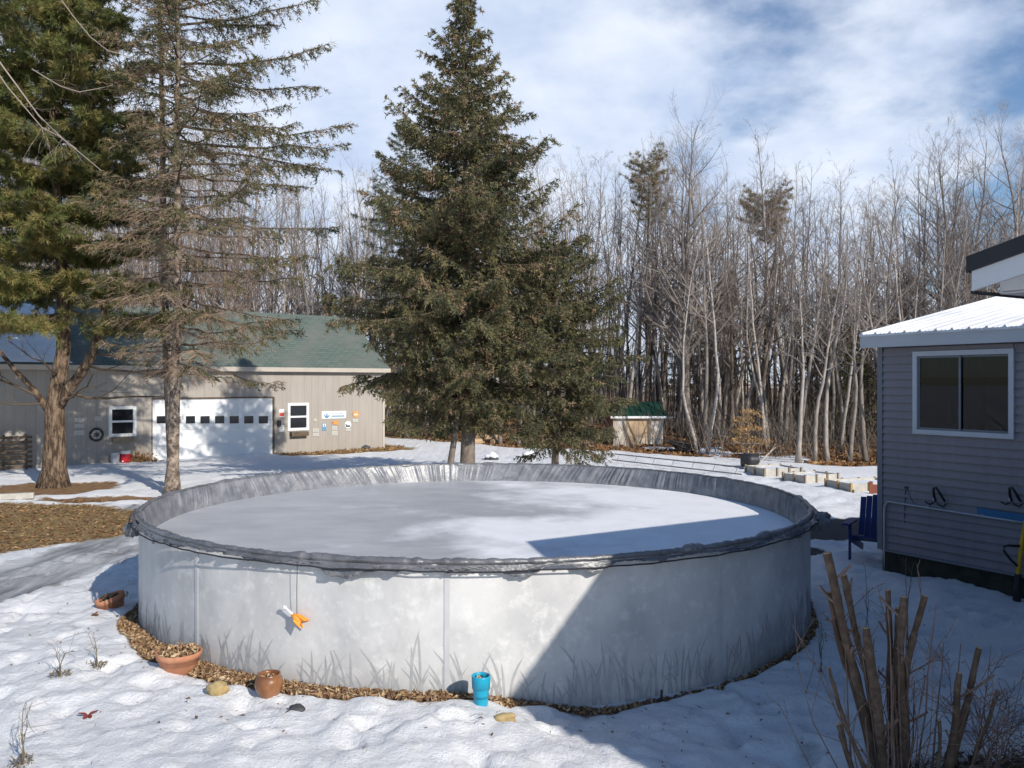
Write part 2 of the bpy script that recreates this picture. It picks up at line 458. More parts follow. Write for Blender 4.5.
def pool_wall_material():
    m, N, L, b = nodes_of('pool_wall')
    tc = N.new('ShaderNodeTexCoord'); P = tc.outputs['Object']
    n1 = noise(N, L, P, 1.3, 7, .62, .36, .66, stretch=(1, 1, .75))
    c = mixc(N, L, n1, (.60, .59, .575), (.42, .415, .415))
    n2 = noise(N, L, P, 7, 6, .7, .52, .75)
    c = mixc(N, L, mth(N, L, 'MULTIPLY', n2, .8), c, (.72, .71, .69))
    n3 = noise(N, L, P, 3.2, 6, .7, .56, .78, stretch=(1, 1, .8))
    c = mixc(N, L, mth(N, L, 'MULTIPLY', n3, .6), c, (.35, .35, .355))
    sx = N.new('ShaderNodeSeparateXYZ'); L.new(P, sx.inputs[0])
    # splashed dirt low on the wall
    mr = N.new('ShaderNodeMapRange'); mr.inputs['From Min'].default_value = .45; mr.inputs['From Max'].default_value = .05
    L.new(sx.outputs[2], mr.inputs['Value'])
    d = mth(N, L, 'MULTIPLY', mr.outputs['Result'], noise(N, L, P, 4, 6, .7, .35, .75))
    c = mixc(N, L, mth(N, L, 'MULTIPLY', d, .5), c, (.33, .30, .27))
    L.new(c, b.inputs['Base Color']); b.inputs['Roughness'].default_value = .42; b.inputs['Specular IOR Level'].default_value = .4
    bump(N, L, b, noise(N, L, P, 2.2, 3), .12, .03)
    return m
M['pool_wall'] = pool_wall_material()
M['reed_print'] = mat('reed_print', (.335, .337, .345), .5, (.43, .43, .43), 9)
M['pool_seam'] = mat('pool_seam', (.50, .50, .51), .4, (.45, .45, .46), 6)


def tarp_material(name, k):
    m, N, L, b = nodes_of(name)
    tc = N.new('ShaderNodeTexCoord'); P = tc.outputs['Object']
    c = mixc(N, L, noise(N, L, P, 6, 5, .6, .4, .65), (.10 * k, .103 * k, .113 * k), (.17 * k, .17 * k, .18 * k))
    c = mixc(N, L, noise(N, L, P, 30, 4, .7, .60, .78), c, (.42, .42, .43))
    L.new(c, b.inputs['Base Color']); b.inputs['Roughness'].default_value = .34; b.inputs['Specular IOR Level'].default_value = .6
    bump(N, L, b, noise(N, L, P, 35, 5, .6), .35, .012)
    return m
M['tarp'] = tarp_material('grey_tarp', 1.0)
M['skirt'] = tarp_material('pale_tarp', 1.45)
M['rope'] = mat('rope', (.03, .03, .035), .8)


def ice_material():
    m, N, L, b = nodes_of('pool_ice')
    tc = N.new('ShaderNodeTexCoord'); P = tc.outputs['Object']
    big = noise(N, L, P, .42, 6, .6)
    sx = N.new('ShaderNodeSeparateXYZ'); L.new(P, sx.inputs[0])
    g = mth(N, L, 'ADD', big, mth(N, L, 'MULTIPLY', mth(N, L, 'SUBTRACT', sx.outputs[0], mth(N, L, 'MULTIPLY', sx.outputs[1], .12)), .075))
    mr = N.new('ShaderNodeMapRange'); mr.inputs['From Min'].default_value = .46; mr.inputs['From Max'].default_value = .62
    L.new(g, mr.inputs['Value']); snow = mr.outputs['Result']
    icec = mixc(N, L, noise(N, L, P, 1.6, 7, .65, .35, .68, stretch=(.55, 1, 1)), (.40, .41, .43), (.54, .545, .56))
    icec = mixc(N, L, noise(N, L, P, 9, 6, .7, .66, .80), icec, (.36, .37, .39))
    sn = mixc(N, L, noise(N, L, P, 2.2, 6, .6, .4, .7), (.86, .86, .875), (.78, .785, .80))
    L.new(mixc(N, L, snow, icec, sn), b.inputs['Base Color'])
    r = N.new('ShaderNodeMapRange'); r.inputs['To Min'].default_value = .42; r.inputs['To Max'].default_value = .85
    L.new(snow, r.inputs['Value']); L.new(r.outputs['Result'], b.inputs['Roughness'])
    b.inputs['Specular IOR Level'].default_value = .35
    bump(N, L, b, mth(N, L, 'ADD', noise(N, L, P, 3, 6, .6), mth(N, L, 'MULTIPLY', noise(N, L, P, 25, 5), .2)), .2, .03)
    return m
M['ice'] = ice_material()


# ------------------------------------------------------------------ camera, sun, sky
cam = bpy.data.cameras.new('camera'); co = bpy.data.objects.new('camera', cam); COL.objects.link(co)
co.location = (0, 0, CAMH); co.rotation_euler = (PI / 2, 0, 0)
cam.sensor_width = 36; cam.lens = 36 * F / 1024; cam.shift_y = -2 / 1024; cam.clip_end = 3000; cam.clip_start = .05
scene.camera = co

sun = bpy.data.lights.new('sun', 'SUN'); so = bpy.data.objects.new('sun', sun); COL.objects.link(so)
sun.energy = 4.9; sun.angle = rad(.5); sun.color = (1, .94, .845)
sd = Vector((math.sin(SUN_AZ) * math.cos(SUN_EL), -math.cos(SUN_AZ) * math.cos(SUN_EL), math.sin(SUN_EL)))
so.rotation_euler = (-sd).to_track_quat('-Z', 'Y').to_euler()
so.location = (10, -10, 30)


def make_world():
    w = bpy.data.worlds.new('World'); scene.world = w; w.use_nodes = True
    N = w.node_tree.nodes; L = w.node_tree.links; bg = N['Background']
    sky = N.new('ShaderNodeTexSky'); sky.sky_type = 'NISHITA'; sky.sun_disc = False
    sky.sun_elevation = SUN_EL; sky.sun_rotation = PI - SUN_AZ; sky.altitude = 100; sky.air_density = 1.0; sky.dust_density = .3
    sky.ozone_density = 4.5
    tc = N.new('ShaderNodeTexCoord')
    s = N.new('ShaderNodeSeparateXYZ'); L.new(tc.outputs['Generated'], s.inputs[0])
    zz = mth(N, L, 'ADD', mth(N, L, 'MAXIMUM', s.outputs[2], 0.0), .30)
    cb = N.new('ShaderNodeCombineXYZ')
    L.new(mth(N, L, 'DIVIDE', s.outputs[0], zz), cb.inputs[0]); L.new(mth(N, L, 'DIVIDE', s.outputs[1], zz), cb.inputs[1])
    P = cb.outputs[0]
    n1 = noise(N, L, P, 1.9, 7, .52)
    n2 = noise(N, L, P, 5.5, 6, .6)
    n = mth(N, L, 'ADD', n1, mth(N, L, 'MULTIPLY', mth(N, L, 'SUBTRACT', n2, .5), .16))
    # the cloud bank lies ahead and to the left; clear blue behind and to the right
    n = mth(N, L, 'ADD', n, mth(N, L, 'MULTIPLY', mth(N, L, 'SUBTRACT', s.outputs[1], .80), .95))
    n = mth(N, L, 'SUBTRACT', n, mth(N, L, 'MULTIPLY', s.outputs[0], .26))
    n = mth(N, L, 'ADD', n, .14)
    mr = N.new('ShaderNodeMapRange'); mr.interpolation_type = 'SMOOTHSTEP'
    mr.inputs['From Min'].default_value = .50; mr.inputs['From Max'].default_value = .70
    L.new(n, mr.inputs['Value'])
    lump = noise(N, L, P, 4.2, 6, .55, .33, .66)
    cc = mixc(N, L, lump, (4.5, 5.35, 7.0), (6.9, 7.35, 8.2))
    fac = mth(N, L, 'MULTIPLY', mr.outputs['Result'], .9)
    L.new(mixc(N, L, fac, sky.outputs[0], cc), bg.inputs['Color'])
    bg.inputs['Strength'].default_value = .135
make_world()
scene.view_settings.view_transform = 'Standard'; scene.view_settings.look = 'None'
scene.view_settings.exposure = 0.0; scene.view_settings.gamma = 1
scene.view_settings.use_curve_mapping = False
scene.cycles.max_bounces = 8; scene.cycles.transparent_max_bounces = 16
scene.cycles.use_denoising = True


# ------------------------------------------------------------------ ground
def woods_edge(X):
    return np.interp(X, [-40, -14, -5, -1, 1.5, 3, 7.5, 10.5, 20, 60], [46, 46, 41, 36.5, 34.2, 32.8, 31.2, 28, 27, 27])


GX, GY = -5.38, 35.2                         # garage right corner
GW = np.array([.775, .632]); GN = np.array([-.632, .775])


def poly_mask(X, Y, pts, soft=.4):
    """soft inside mask of a convex polygon (counter-clockwise)"""
    d = np.full(X.shape, 1e9)
    for (x0, y0), (x1, y1) in zip(pts, pts[1:] + pts[:1]):
        ln = math.hypot(x1 - x0, y1 - y0)
        d = np.minimum(d, ((x1 - x0) * (Y - y0) - (y1 - y0) * (X - x0)) / ln)
    return np.clip(d / soft * .5 + .5, 0, 1)


LAWN = [(-8.3, 13.3), (-6.9, 15.2), (-7.7, 17.6), (-9.4, 18.9), (-12.0, 19.1), (-20, 17.5), (-20, 9)]


def zones(X, Y):
    r = np.hypot(X - PCX, Y - PCY); th = np.arctan2(Y - PCY, X - PCX)
    wob = fbm(X * .9, Y * .9, 3, 5) - .5
    # mulch band around the pool, broader at the front left
    fl = np.exp(-((np.degrees(th) + 122) / 32) ** 2)
    wid = .07 + .24 * fl + .16 * wob
    bare = np.clip((wid - (r - PR)) / .12 * .5 + .5, 0, 1)
    bare = np.where(Y > PCY + 1.5, bare * .4, bare)
    wd = Y - (woods_edge(X) + 1.6 * (fbm(X * .45, Y * .45, 3, 9) - .5) * 2)
    wmask = np.clip(wd / 1.6 * .5 + .5, 0, 1)
    wmask = wmask * np.where(fbm(X * .3, Y * .3, 3, 21) > .68, .35, 1)
    bare = np.maximum(bare, wmask)
    # leaf ring under the left pine
    q = np.hypot((X + 11.9) / 1.45, (Y - 21.6) / 1.5)
    bare = np.maximum(bare, np.clip((1.05 + wob * .7 - q) * 1.2 + .5, 0, 1))
    q = np.hypot((X + 9.6) / 1.9, (Y - 19.6) / .55)
    bare = np.maximum(bare, np.clip((1.0 + wob * .9 - q) * 1.2 + .5, 0, 1) * .8)
    q = np.hypot((X + 1.4) / 1.0, (Y - 27) / .8)
    bare = np.maximum(bare, np.clip((1.0 + wob - q) + .5, 0, 1) * .8)
    # strip in front of the garage's right end
    gx = (X - GX) * GW[0] + (Y - GY) * GW[1]; gy = (X - GX) * GN[0] + (Y - GY) * GN[1]
    strip = np.clip((1.5 + wob * 1.2 + gy) / .5 * .5 + .5, 0, 1) * np.clip((gx + 4.9) * 1.5 + .5, 0, 1) * np.clip((.9 - gx) * .8 + .5, 0, 1) * (gy < 3)
    grass = np.maximum(poly_mask(X, Y, LAWN, .7), strip)
    # icy driveway between the lawn and the foreground snow
    cx = np.interp(Y, [6, 9.5, 13, 16, 20, 28], [-7.9, -7.25, -6.7, -6.6, -8.2, -10.8])
    hw = np.interp(Y, [6, 9.5, 13, 16, 20, 28], [1.4, 1.15, .95, 1.0, 1.8, 2.4])
    ice = (.58 + .30 * np.exp(-((np.abs(X - cx + .25 * wob) - .62) / .24) ** 2)) * np.clip((hw - np.abs(X - cx)) / .5 * .5 + .5, 0, 1) * np.where(Y > 18, np.clip(1 - (Y - 18) / 2, 0, 1), 1)
    q = np.hypot((X - 2.2) / .55, (Y - 6.3) / 1.3)
    ice = np.maximum(ice, np.clip(1.0 - q + wob * .8, 0, 1) * .62)
    # wet bare patch beyond the house corner, and a small one by the pool
    wet = poly_mask(X, Y, [(3.6, 14.3), (9.5, 15.4), (9.5, 17.1), (3.6, 17.1)], .3)
    q = np.hypot((X - 4.55) / .62, (Y - 13.7) / .42)
    wet = np.maximum(wet, np.clip((1 - q) * 1.5 + .5 + wob * .5, 0, 1))
    return bare, ice, grass, wet, r, wid


FEET = []
_r = np.random.default_rng(19)
for (x0_, y0_, x1_, y1_) in ((-4.6, 6.0, -6.1, 10.6), (-2.4, 6.1, 1.6, 6.3), (1.0, 5.7, 4.2, 9.4), (4.2, 9.4, 5.0, 13.2), (4.4, 8.2, 3.9, 12.5), (-3.4, 5.6, -5.2, 7.6)):
    d_ = math.hypot(x1_ - x0_, y1_ - y0_); a_ = math.atan2(y1_ - y0_, x1_ - x0_); n_ = int(d_ / .36)
    for k_ in range(n_):
        t_ = (k_ + .5) / n_; sd_ = .10 if k_ % 2 else -.10
        FEET.append((x0_ + (x1_ - x0_) * t_ - math.sin(a_) * sd_ + _r.normal(0, .03), y0_ + (y1_ - y0_) * t_ + math.cos(a_) * sd_ + _r.normal(0, .03), a_ + _r.normal(0, .2)))


def ground_z(X, Y, fine=True):
    X = np.asarray(X, float); Y = np.asarray(Y, float)
    bare, ice, grass, wet, r, wid = zones(X, Y)
    cover = 1 - np.clip(np.maximum.reduce([bare * 1.0, grass, wet, ice * .75]), 0, 1)
    cover = sstep(.25, .75, cover)
    z = .10 * (fbm(X * .25, Y * .25, 3, 31) - .5)
    near = 1 - sstep(16, 30, Y)
    lump = (fbm(X * 1.5, Y * 1.5, 3, 3) - .5) * .11 + (fbm(X * 4.2, Y * 4.2, 3, 8, .6) - .5) * .085
    pits = np.clip(fbm(X * 3.3, Y * 3.3, 2, 55) - .60, 0, 1) * .30
    if fine:
        lump = lump + near * ((fbm(X * 9.5, Y * 9.5, 3, 91, .6) - .5) * .034 - np.clip(fbm(X * 1.1, Y * 1.1, 2, 12) - .45, 0, 1) * np.abs(vnoise(X * 6.5, Y * 6.5, 13) - .5) * .14)
        for fx, fy, fa in FEET[::2]:
            k = (np.abs(X - fx) < .35) & (np.abs(Y - fy) < .35)
            if not np.any(k): continue
            ca, sa = math.cos(fa), math.sin(fa); u = (X - fx) * ca + (Y - fy) * sa; v = -(X - fx) * sa + (Y - fy) * ca
            q = (u / .15) ** 2 + (v / .062) ** 2
            z = z - cover * near * (.045 * np.exp(-q ** 2) - .018 * np.exp(-(np.sqrt(q) - 1.5) ** 2 * 4))
    z = z + cover * (.055 + (lump - pits) * (.45 + .55 * near))
    z = z + ice * .03 * (vnoise(X * 5 + Y * .8, Y * .5, 77) - .5)
    # the mulch bank against the pool wall
    th = np.degrees(np.arctan2(Y - PCY, X - PCX))
    fl = sstep(-172, -138, th) * (1 - sstep(-92, -72, th))
    z = z + fl * .20 * (1 - sstep(.25, 3.2, r - PR)) * (r > PR - .3)
    z = np.where(r < PR - .02, -.08, z)
    # leaf covered bank at the wood's edge
    we = woods_edge(X)
    z = z + .75 * sstep(0, 6, Y - we) * np.exp(-((X - 1.5) / 5.5) ** 2) + .25 * sstep(0, 15, Y - we)
    return z


def axis(segs):
    out = [segs[0][0]]
    for a, b, s0, s1 in segs:
        x = a
        n = max(2, int(round((b - a) / ((s0 + s1) / 2))))
        w = np.linspace(s0, s1, n); w = np.cumsum(w) / w.sum() * (b - a)
        out += list(a + w)
    return np.array(out)


xs = axis([(-700, -60, 120, 10), (-60, -12, 5, .35), (-12, -6.5, .2, .07), (-6.5, 4.5, .045, .045), (4.5, 9, .05, .16), (9, 60, .2, 5), (60, 700, 10, 120)])
ys = axis([(-120, -6, 20, 1.5), (-6, 5, 1.2, .12), (5, 8.6, .036, .042), (8.6, 16, .05, .10), (16, 30, .13, .25), (30, 60, .3, 2), (60, 1500, 5, 220)])
XX, YY = np.meshgrid(xs, ys, indexing='ij')
ZZ = ground_z(XX, YY)
g = MB(); g.grid(np.stack([XX, YY, ZZ], -1))
ground = g.build('ground', M['ground'], smooth=True); tag(ground, kind='structure')
bare, ice, grass, wet, _, _ = zones(XX, YY)
a = ground.data.attributes.new('zones', 'FLOAT_COLOR', 'POINT')
a.data.foreach_set('color', np.stack([bare, ice, grass, np.ones_like(bare)], -1).astype(np.float32).ravel())
a = ground.data.attributes.new('wet', 'FLOAT', 'POINT')
a.data.foreach_set('value', wet.astype(np.float32).ravel())


def gz(x, y):
    return float(ground_z(np.array([float(x)]), np.array([float(y)]))[0])


# ------------------------------------------------------------------ scattered litter (stuff)
def cards(P, L_, W_, rng, tilt=.5, mats=(0,), curl=.2):
    """little bent leaf quads at points P"""
    n = len(P)
    az = rng.uniform(0, 2 * PI, n); t = rng.normal(0, tilt, n); ro = rng.normal(0, tilt, n)
    u = np.stack([np.cos(az) * np.cos(t), np.sin(az) * np.cos(t), np.sin(t)], -1)
    s = np.stack([-np.sin(az) * np.cos(ro), np.cos(az) * np.cos(ro), np.sin(ro)], -1)
    l = L_ * rng.uniform(.4, 1.6, (n, 1)); w = W_ * rng.uniform(.45, 1.5, (n, 1))
    up = np.cross(u, s)
    v = np.stack([P - u * l / 2, P + s * w / 2 + up * l * curl, P + u * l / 2, P - s * w / 2 + up * l * curl], 1)
    f = np.arange(4 * n).reshape(n, 4)
    return v.reshape(-1, 3), f, rng.choice(mats, n)


def add_cards(mb, P, L_, W_, rng, tilt=.5, mats=(0,), curl=.2):
    v, f, mi = cards(P, L_, W_, rng, tilt, mats, curl)
    v = v.reshape(-1, 4, 3)
    for q in set(mats):
        s = mi == q
        if s.any(): mb.add(v[s].reshape(-1, 3), np.arange(4 * s.sum()).reshape(-1, 4), q)


rng = np.random.default_rng(3)
th = np.radians(rng.uniform(-182, 0, 20000)); rr = PR + .02 + np.abs(rng.normal(0, .2, 20000))
x = PCX + rr * np.cos(th); y = PCY + rr * np.sin(th)
b_, _, _, _, r_, w_ = zones(x, y)
k = (b_ > .5)
x, y = x[k], y[k]
z = ground_z(x, y) + rng.uniform(.004, .03, len(x))
mb = MB(); add_cards(mb, np.stack([x, y, z], -1), .055, .028, rng, .6, (0, 0, 1, 1, 2, 3), .15)
tag(mb.build('mulch', [M['chip_a'], M['chip_b'], M['chip_c'], M['leaf_brown']]), kind='stuff')

n = 15000
x = rng.uniform(-14, -6.6, n); y = rng.uniform(12.5, 19.6, n)
b_, _, gr_, _, _, _ = zones(x, y); k = np.maximum(gr_, b_) > .55; x, y = x[k], y[k]
mb = MB(); P_ = np.stack([x, y, ground_z(x, y) + .012], -1); h_ = len(P_) // 3
add_cards(mb, P_[h_:], .15, .010, rng, .30, (1, 1, 3), .05); add_cards(mb, P_[:h_], .085, .045, rng, .35, (0, 1, 2, 3, 3), .15)
x = rng.uniform(-10, -4.6, 2600); y = rng.uniform(30, 36, 2600)
_, _, gr_, _, _, _ = zones(x, y); k = gr_ > .5; x, y = x[k], y[k]
add_cards(mb, np.stack([x, y, ground_z(x, y) + .03], -1), .16, .06, rng, .6, (0, 1, 1, 2, 3), .15)
tag(mb.build('dead_grass', [M['leaf_orange'], M['grass_tan'], M['leaf_tan'], M['leaf_brown']]), kind='stuff')

n = 16000
x = rng.uniform(-6, 14, n); y = woods_edge(x) + rng.uniform(-1.5, 10, n) ** 1.0
b_, _, _, _, _, _ = zones(x, y); k = b_ > .45; x, y = x[k], y[k]
mb = MB(); add_cards(mb, np.stack([x, y, ground_z(x, y) + .03], -1), .17, .10, rng, .55, (0, 0, 1, 2), .2)
tag(mb.build('leaf_litter', [M['leaf_orange'], M['leaf_tan'], M['leaf_brown']]), kind='stuff')

n = 1500
rng = np.random.default_rng(44)
x = rng.uniform(-8, 5.2, n); y = 5.6 + rng.gamma(1.6, 2.0, n); rr = np.hypot(x - PCX, y - PCY)
k = (rr > PR + .1) & (rng.random(n) < np.clip(.25 + 1.2 * np.exp(-(rr - PR) / .7), 0, 1)); x, y = x[k], y[k]
mb = MB(); P_ = np.stack([x, y, ground_z(x, y) + .008], -1); h_ = len(P_) // 2
add_cards(mb, P_[:h_], .035, .018, rng, .4, (0, 1), .15); add_cards(mb, P_[h_:], .07, .005, rng, .3, (0, 2), .05)
tag(mb.build('snow_debris', [M['leaf_brown'], M['chip_b'], M['thin_twig']]), kind='stuff')

# ------------------------------------------------------------------ the pool
pool = empty('swimming_pool', (PCX, PCY, 0), 0, 'round above ground pool with pale grey marbled wall and printed reeds', 'pool')
KS = 360
A = np.arange(KS) * 2 * PI / KS
mb = MB()
prof = np.array([[PR, -.12], [PR, .35], [PR, .8], [PR, 1.27]])
mb.lathe(prof, k=KS)
# printed reeds: thin blades lying on the sheet
rng = np.random.default_rng(11)
th = -PI
while th < 0.15:
    base_z = .04
    nb = int(rng.integers(4, 10)); hmax = rng.uniform(.28, .54)
    for i in range(nb):
        t0 = th + rng.normal(0, .016); hh = hmax * rng.uniform(.45, 1.05); lean = rng.normal(0, .016) + (t0 - th) * 1.2
        z0 = base_z + (rng.uniform(0, .15) if rng.random() < .3 else 0)
        q = np.linspace(0, 1, 7)
        tt = t0 + lean * q ** 2.2; zz = z0 + hh * q
        w = (.0022 + .0014 * rng.random()) * (1 - q) ** .6 * (.45 + q * 1.2) + .0002
        lo = np.stack([(PR + .003) * np.cos(tt - w), (PR + .003) * np.sin(tt - w), zz], -1)
        hi = np.stack([(PR + .003) * np.cos(tt + w), (PR + .003) * np.sin(tt + w), zz], -1)
        mb.grid(np.stack([lo, hi], 1), 1)
    th += rng.uniform(.028, .050)
mb.build('wall', [M['pool_wall'], M['reed_print']], pool, smooth=True)


def wall_theta(px):
    t = (px - 512) / F
    a_ = t * t + 1; b_ = -2 * (t * PCX + PCY); c_ = PCX ** 2 + PCY ** 2 - PR ** 2
    Y = (-b_ - math.sqrt(b_ * b_ - 4 * a_ * c_)) / (2 * a_)
    return math.atan2(Y - PCY, t * Y - PCX)


for th in [wall_theta(197), wall_theta(447), wall_theta(720), .35, 1.0, 1.65, 2.3, 2.95]:
    mb = MB(); c, s = math.cos(th), math.sin(th)
    mb.box((PR * c + .004 * c, PR * s + .004 * s, .635), (.005, .045, 1.27), rz=th)
    mb.build('seam', M['pool_seam'], pool)
mb = MB(); mb.lathe([[PR + .002, -.1], [PR + .02, -.1], [PR + .02, .03], [PR + .002, .035]], k=180)
mb.build('bottom_track', M['pool_seam'], pool, smooth=True)

ice_o = MB(); rr_ = np.concatenate([[0], np.linspace(.5, PR - .095, 9)])
V = np.stack([np.stack([r * np.cos(A), r * np.sin(A), np.full(KS, 0.0)], -1) for r in rr_], 1)
ice_o.grid(V, closed_u=True)
tag(ice_o.build('frozen_water', M['ice'], smooth=True, loc=(PCX, PCY, ICEZ)), kind='structure')

# the tarp cover, stretched over the rim
cover = empty('pool_cover', (PCX, PCY, ICEZ), 0, 'wrinkled dark grey plastic cover stretched over the pool rim', 'pool cover')
KC = 2400
A2 = np.arange(KC) * 2 * PI / KC
def ring_noise(f, seed): return vnoise(np.cos(A2) * f + 50, np.sin(A2) * f + 50, seed)
# rim roll
bulge = .016 * (ring_noise(60, 1) - .5) + .02 * np.clip(ring_noise(14, 2) - .62, 0, 1) * 3
k_ = 14; ph = np.arange(k_) * 2 * PI / k_
RR = .025 + bulge * .8
for (px, w, amp) in ((302, .016, .018), (417, .010, .018), (690, .03, .018), (765, .02, .03)):
    t0 = wall_theta(px); d = np.angle(np.exp(1j * (A2 - t0))); RR = RR + amp * np.exp(-(d / w) ** 2) * (.6 + .8 * ring_noise(120, 5))
rim_r = PR + .002 + 0 * A2
V = np.stack([np.stack([(rim_r + RR * np.cos(p) * 1.05) * np.cos(A2), (rim_r + RR * np.cos(p) * 1.05) * np.sin(A2),
                        np.full(KC, RIMZ - ICEZ - .034) + RR * np.sin(p) * .95 + .006 * (ring_noise(200, 9) - .5)], -1) for p in list(ph) + [0]], 1)
mb = MB(); mb.grid(V, closed_u=True); mb.build('rim_roll', M['tarp'], cover, smooth=True)
# inner skirt with stretched folds
nz = 12
s1 = ring_noise(70, 21); s2 = ring_noise(150, 22); s3 = ring_noise(30, 23); env = sstep(.30, .65, ring_noise(9, 24))
skew = np.linspace(0, 1, nz)
rows = []
for q in skew:
    sh = (q - .5) * .05 * np.sin(A2 * 3 + 1)
    def rn(f, seed): return vnoise(np.cos(A2 + sh) * f + 50, np.sin(A2 + sh) * f + 50, seed)
    fold = (np.abs(rn(75, 21) - .5) * 2) ** .7 * .045 + np.abs(rn(170, 22) - .5) * .020
    fold = fold * (.25 + .75 * env) * math.sin(PI * min(1, q * .85 + .15)) + .012 * (rn(20, 25) - .5)
    r = PR - .028 - .085 * q ** 1.1 - fold * .8
    rows.append(np.stack([r * np.cos(A2), r * np.sin(A2), np.full(KC, .285) - q * .305], -1))
mb = MB(); mb.grid(np.stack(rows, 1), closed_u=True); mb.build('skirt', M['skirt'], cover, smooth=True)
# outer flap hanging unevenly below the rim
ln = .004 + .09 * np.clip(ring_noise(7, 31) - .45, 0, 1) + .07 * np.clip(ring_noise(22, 32) - .55, 0, 1)
for (px, w, amp) in ((345, .055, .12), (455, .05, .05), (515, .05, .075), (592, .035, .07), (655, .05, .02), (180, .05, .05), (160, .03, .06), (745, .05, .05), (790, .05, .06)):
    d = np.angle(np.exp(1j * (A2 - wall_theta(px)))); ln = ln + amp * np.exp(-(d / w) ** 2)
rows = []
for q in np.linspace(0, 1, 9):
    r = PR + .040 + .03 * q + .030 * q * (vnoise(np.cos(A2) * 90 + 9 * q, np.sin(A2) * 90 + 3, 41) - .5) * 2 + .03 * q * (vnoise(np.cos(A2) * 30, np.sin(A2) * 30 + q, 42) - .3)
    zz = .265 - q * ln + .012 * q * (ring_noise(160, 43) - .5)
    rows.append(np.stack([r * np.cos(A2), r * np.sin(A2), zz], -1))
mb = MB(); mb.grid(np.stack(rows, 1), closed_u=True); mb.build('flap', M['tarp'], cover, smooth=True)
# bunched tarp lumps tied at the right and left sides
def lump(px_th, out, zc, size, seed):
    mb = MB(); r_ = np.random.default_rng(seed)
    n1, n2 = 18, 26
    u = np.linspace(0, PI, n1)[:, None]; v = np.linspace(0, 2 * PI, n2)[None, :]
    rr = 1 + .45 * (fbm(np.sin(u) * np.cos(v) * 3 + seed, np.sin(u) * np.sin(v) * 3 + np.cos(u) * 2, 3, seed) - .5) * 2
    V = np.stack([rr * np.sin(u) * np.cos(v) * size[0], rr * np.sin(u) * np.sin(v) * size[1], rr * np.cos(u) * np.ones_like(v) * size[2]], -1)
    c, s = math.cos(px_th), math.sin(px_th)
    W = V.copy(); W[..., 0] = V[..., 0] * c - V[..., 1] * s; W[..., 1] = V[..., 0] * s + V[..., 1] * c
    W += np.array([(PR + out) * c, (PR + out) * s, zc])
    mb.grid(W); return mb.build('bunched_tarp', M['tarp'], cover, smooth=True)
lump(-.37, .09, .17, (.11, .13, .09), 3)
lump(-.30, .14, .21, (.08, .10, .06), 8)
lump(-PI + .44, .06, .15, (.08, .04, .09), 12)
# rope round the rim
zr = .235 - .016 * ring_noise(26, 51) - np.clip(ln - .09, 0, .2) * .28
pts = np.stack([(PR + .095) * np.cos(A2), (PR + .095) * np.sin(A2), zr], -1)[::3]
mb = MB(); mb.tube(np.vstack([pts, pts[:1]]), .0075, 5); mb.build('rope', M['rope'], cover, smooth=True)

# floating thermometer on a string against the pool wall
th = wall_theta(301)
nrm = np.array([math.cos(th), math.sin(th), 0]); tan = np.array([-math.sin(th), math.cos(th), 0])
W0 = np.array([PCX, PCY, 0]) + nrm * (PR + .06)
zc = CAMH - (618 - HOR) / F * W0[1]
c0 = W0 + np.array([0, 0, zc])
orn = empty('pool_thermometer', c0, 0, 'orange finned floating pool thermometer with white stick hanging on string', 'thermometer')
axd = -tan * .84 + np.array([0, 0, .54]); axd /= np.linalg.norm(axd)
if axd[0] > 0: axd[:2] *= -1
mb = MB(); mb.tube([axd * .02, axd * .15], [.011, .011], 10); mb.tube([axd * .135, axd * .162], [.016, .013], 10)
mb.build('stick', M['pole_white'], orn, smooth=True)
mb = MB(); mb.tube([axd * .05, axd * .02, -axd * .03, -axd * .05], [.014, .03, .03, .012], 12)
s1_ = np.cross(axd, nrm)
for q in (0, 1, 2, 3):
    d = s1_ * math.cos(q * PI / 2 + .5) + nrm * math.sin(q * PI / 2 + .5)
    th_ = np.cross(d, axd) * .006
    P0 = [axd * .02, axd * .0 + d * .045, -axd * .09 + d * .055, -axd * .04]
    mb.add(np.array([p + th_ for p in P0] + [p - th_ for p in P0]), [[0, 1, 2, 3], [7, 6, 5, 4], [0, 4, 5, 1], [1, 5, 6, 2], [2, 6, 7, 3], [3, 7, 4, 0]])
mb.build('float', M['orange'], orn)
mb = MB(); top = np.array([PCX, PCY, 0]) + nrm * (PR + .085) + tan * .02 + np.array([0, 0, 1.24]) - c0
mb.tube([np.array([0, 0, .02]), top * .5 + nrm * .005, top], .0028, 4); mb.build('string', M['rope'], orn)


# ------------------------------------------------------------------ pots and small things near the pool
def rot_to(d):
    d = np.array(d, float); d /= np.linalg.norm(d)
    a_ = np.cross(d, [0, 1, 0.3]); a_ /= np.linalg.norm(a_); b_ = np.cross(d, a_)
    return np.stack([a_, b_, d], 1)


def gpz(px, py):
    p = gp(px, py, .16)
    for _ in range(6): p = gp(px, py, .5 * p[2] + .5 * max(0, gz(p[0], p[1])))
    return p


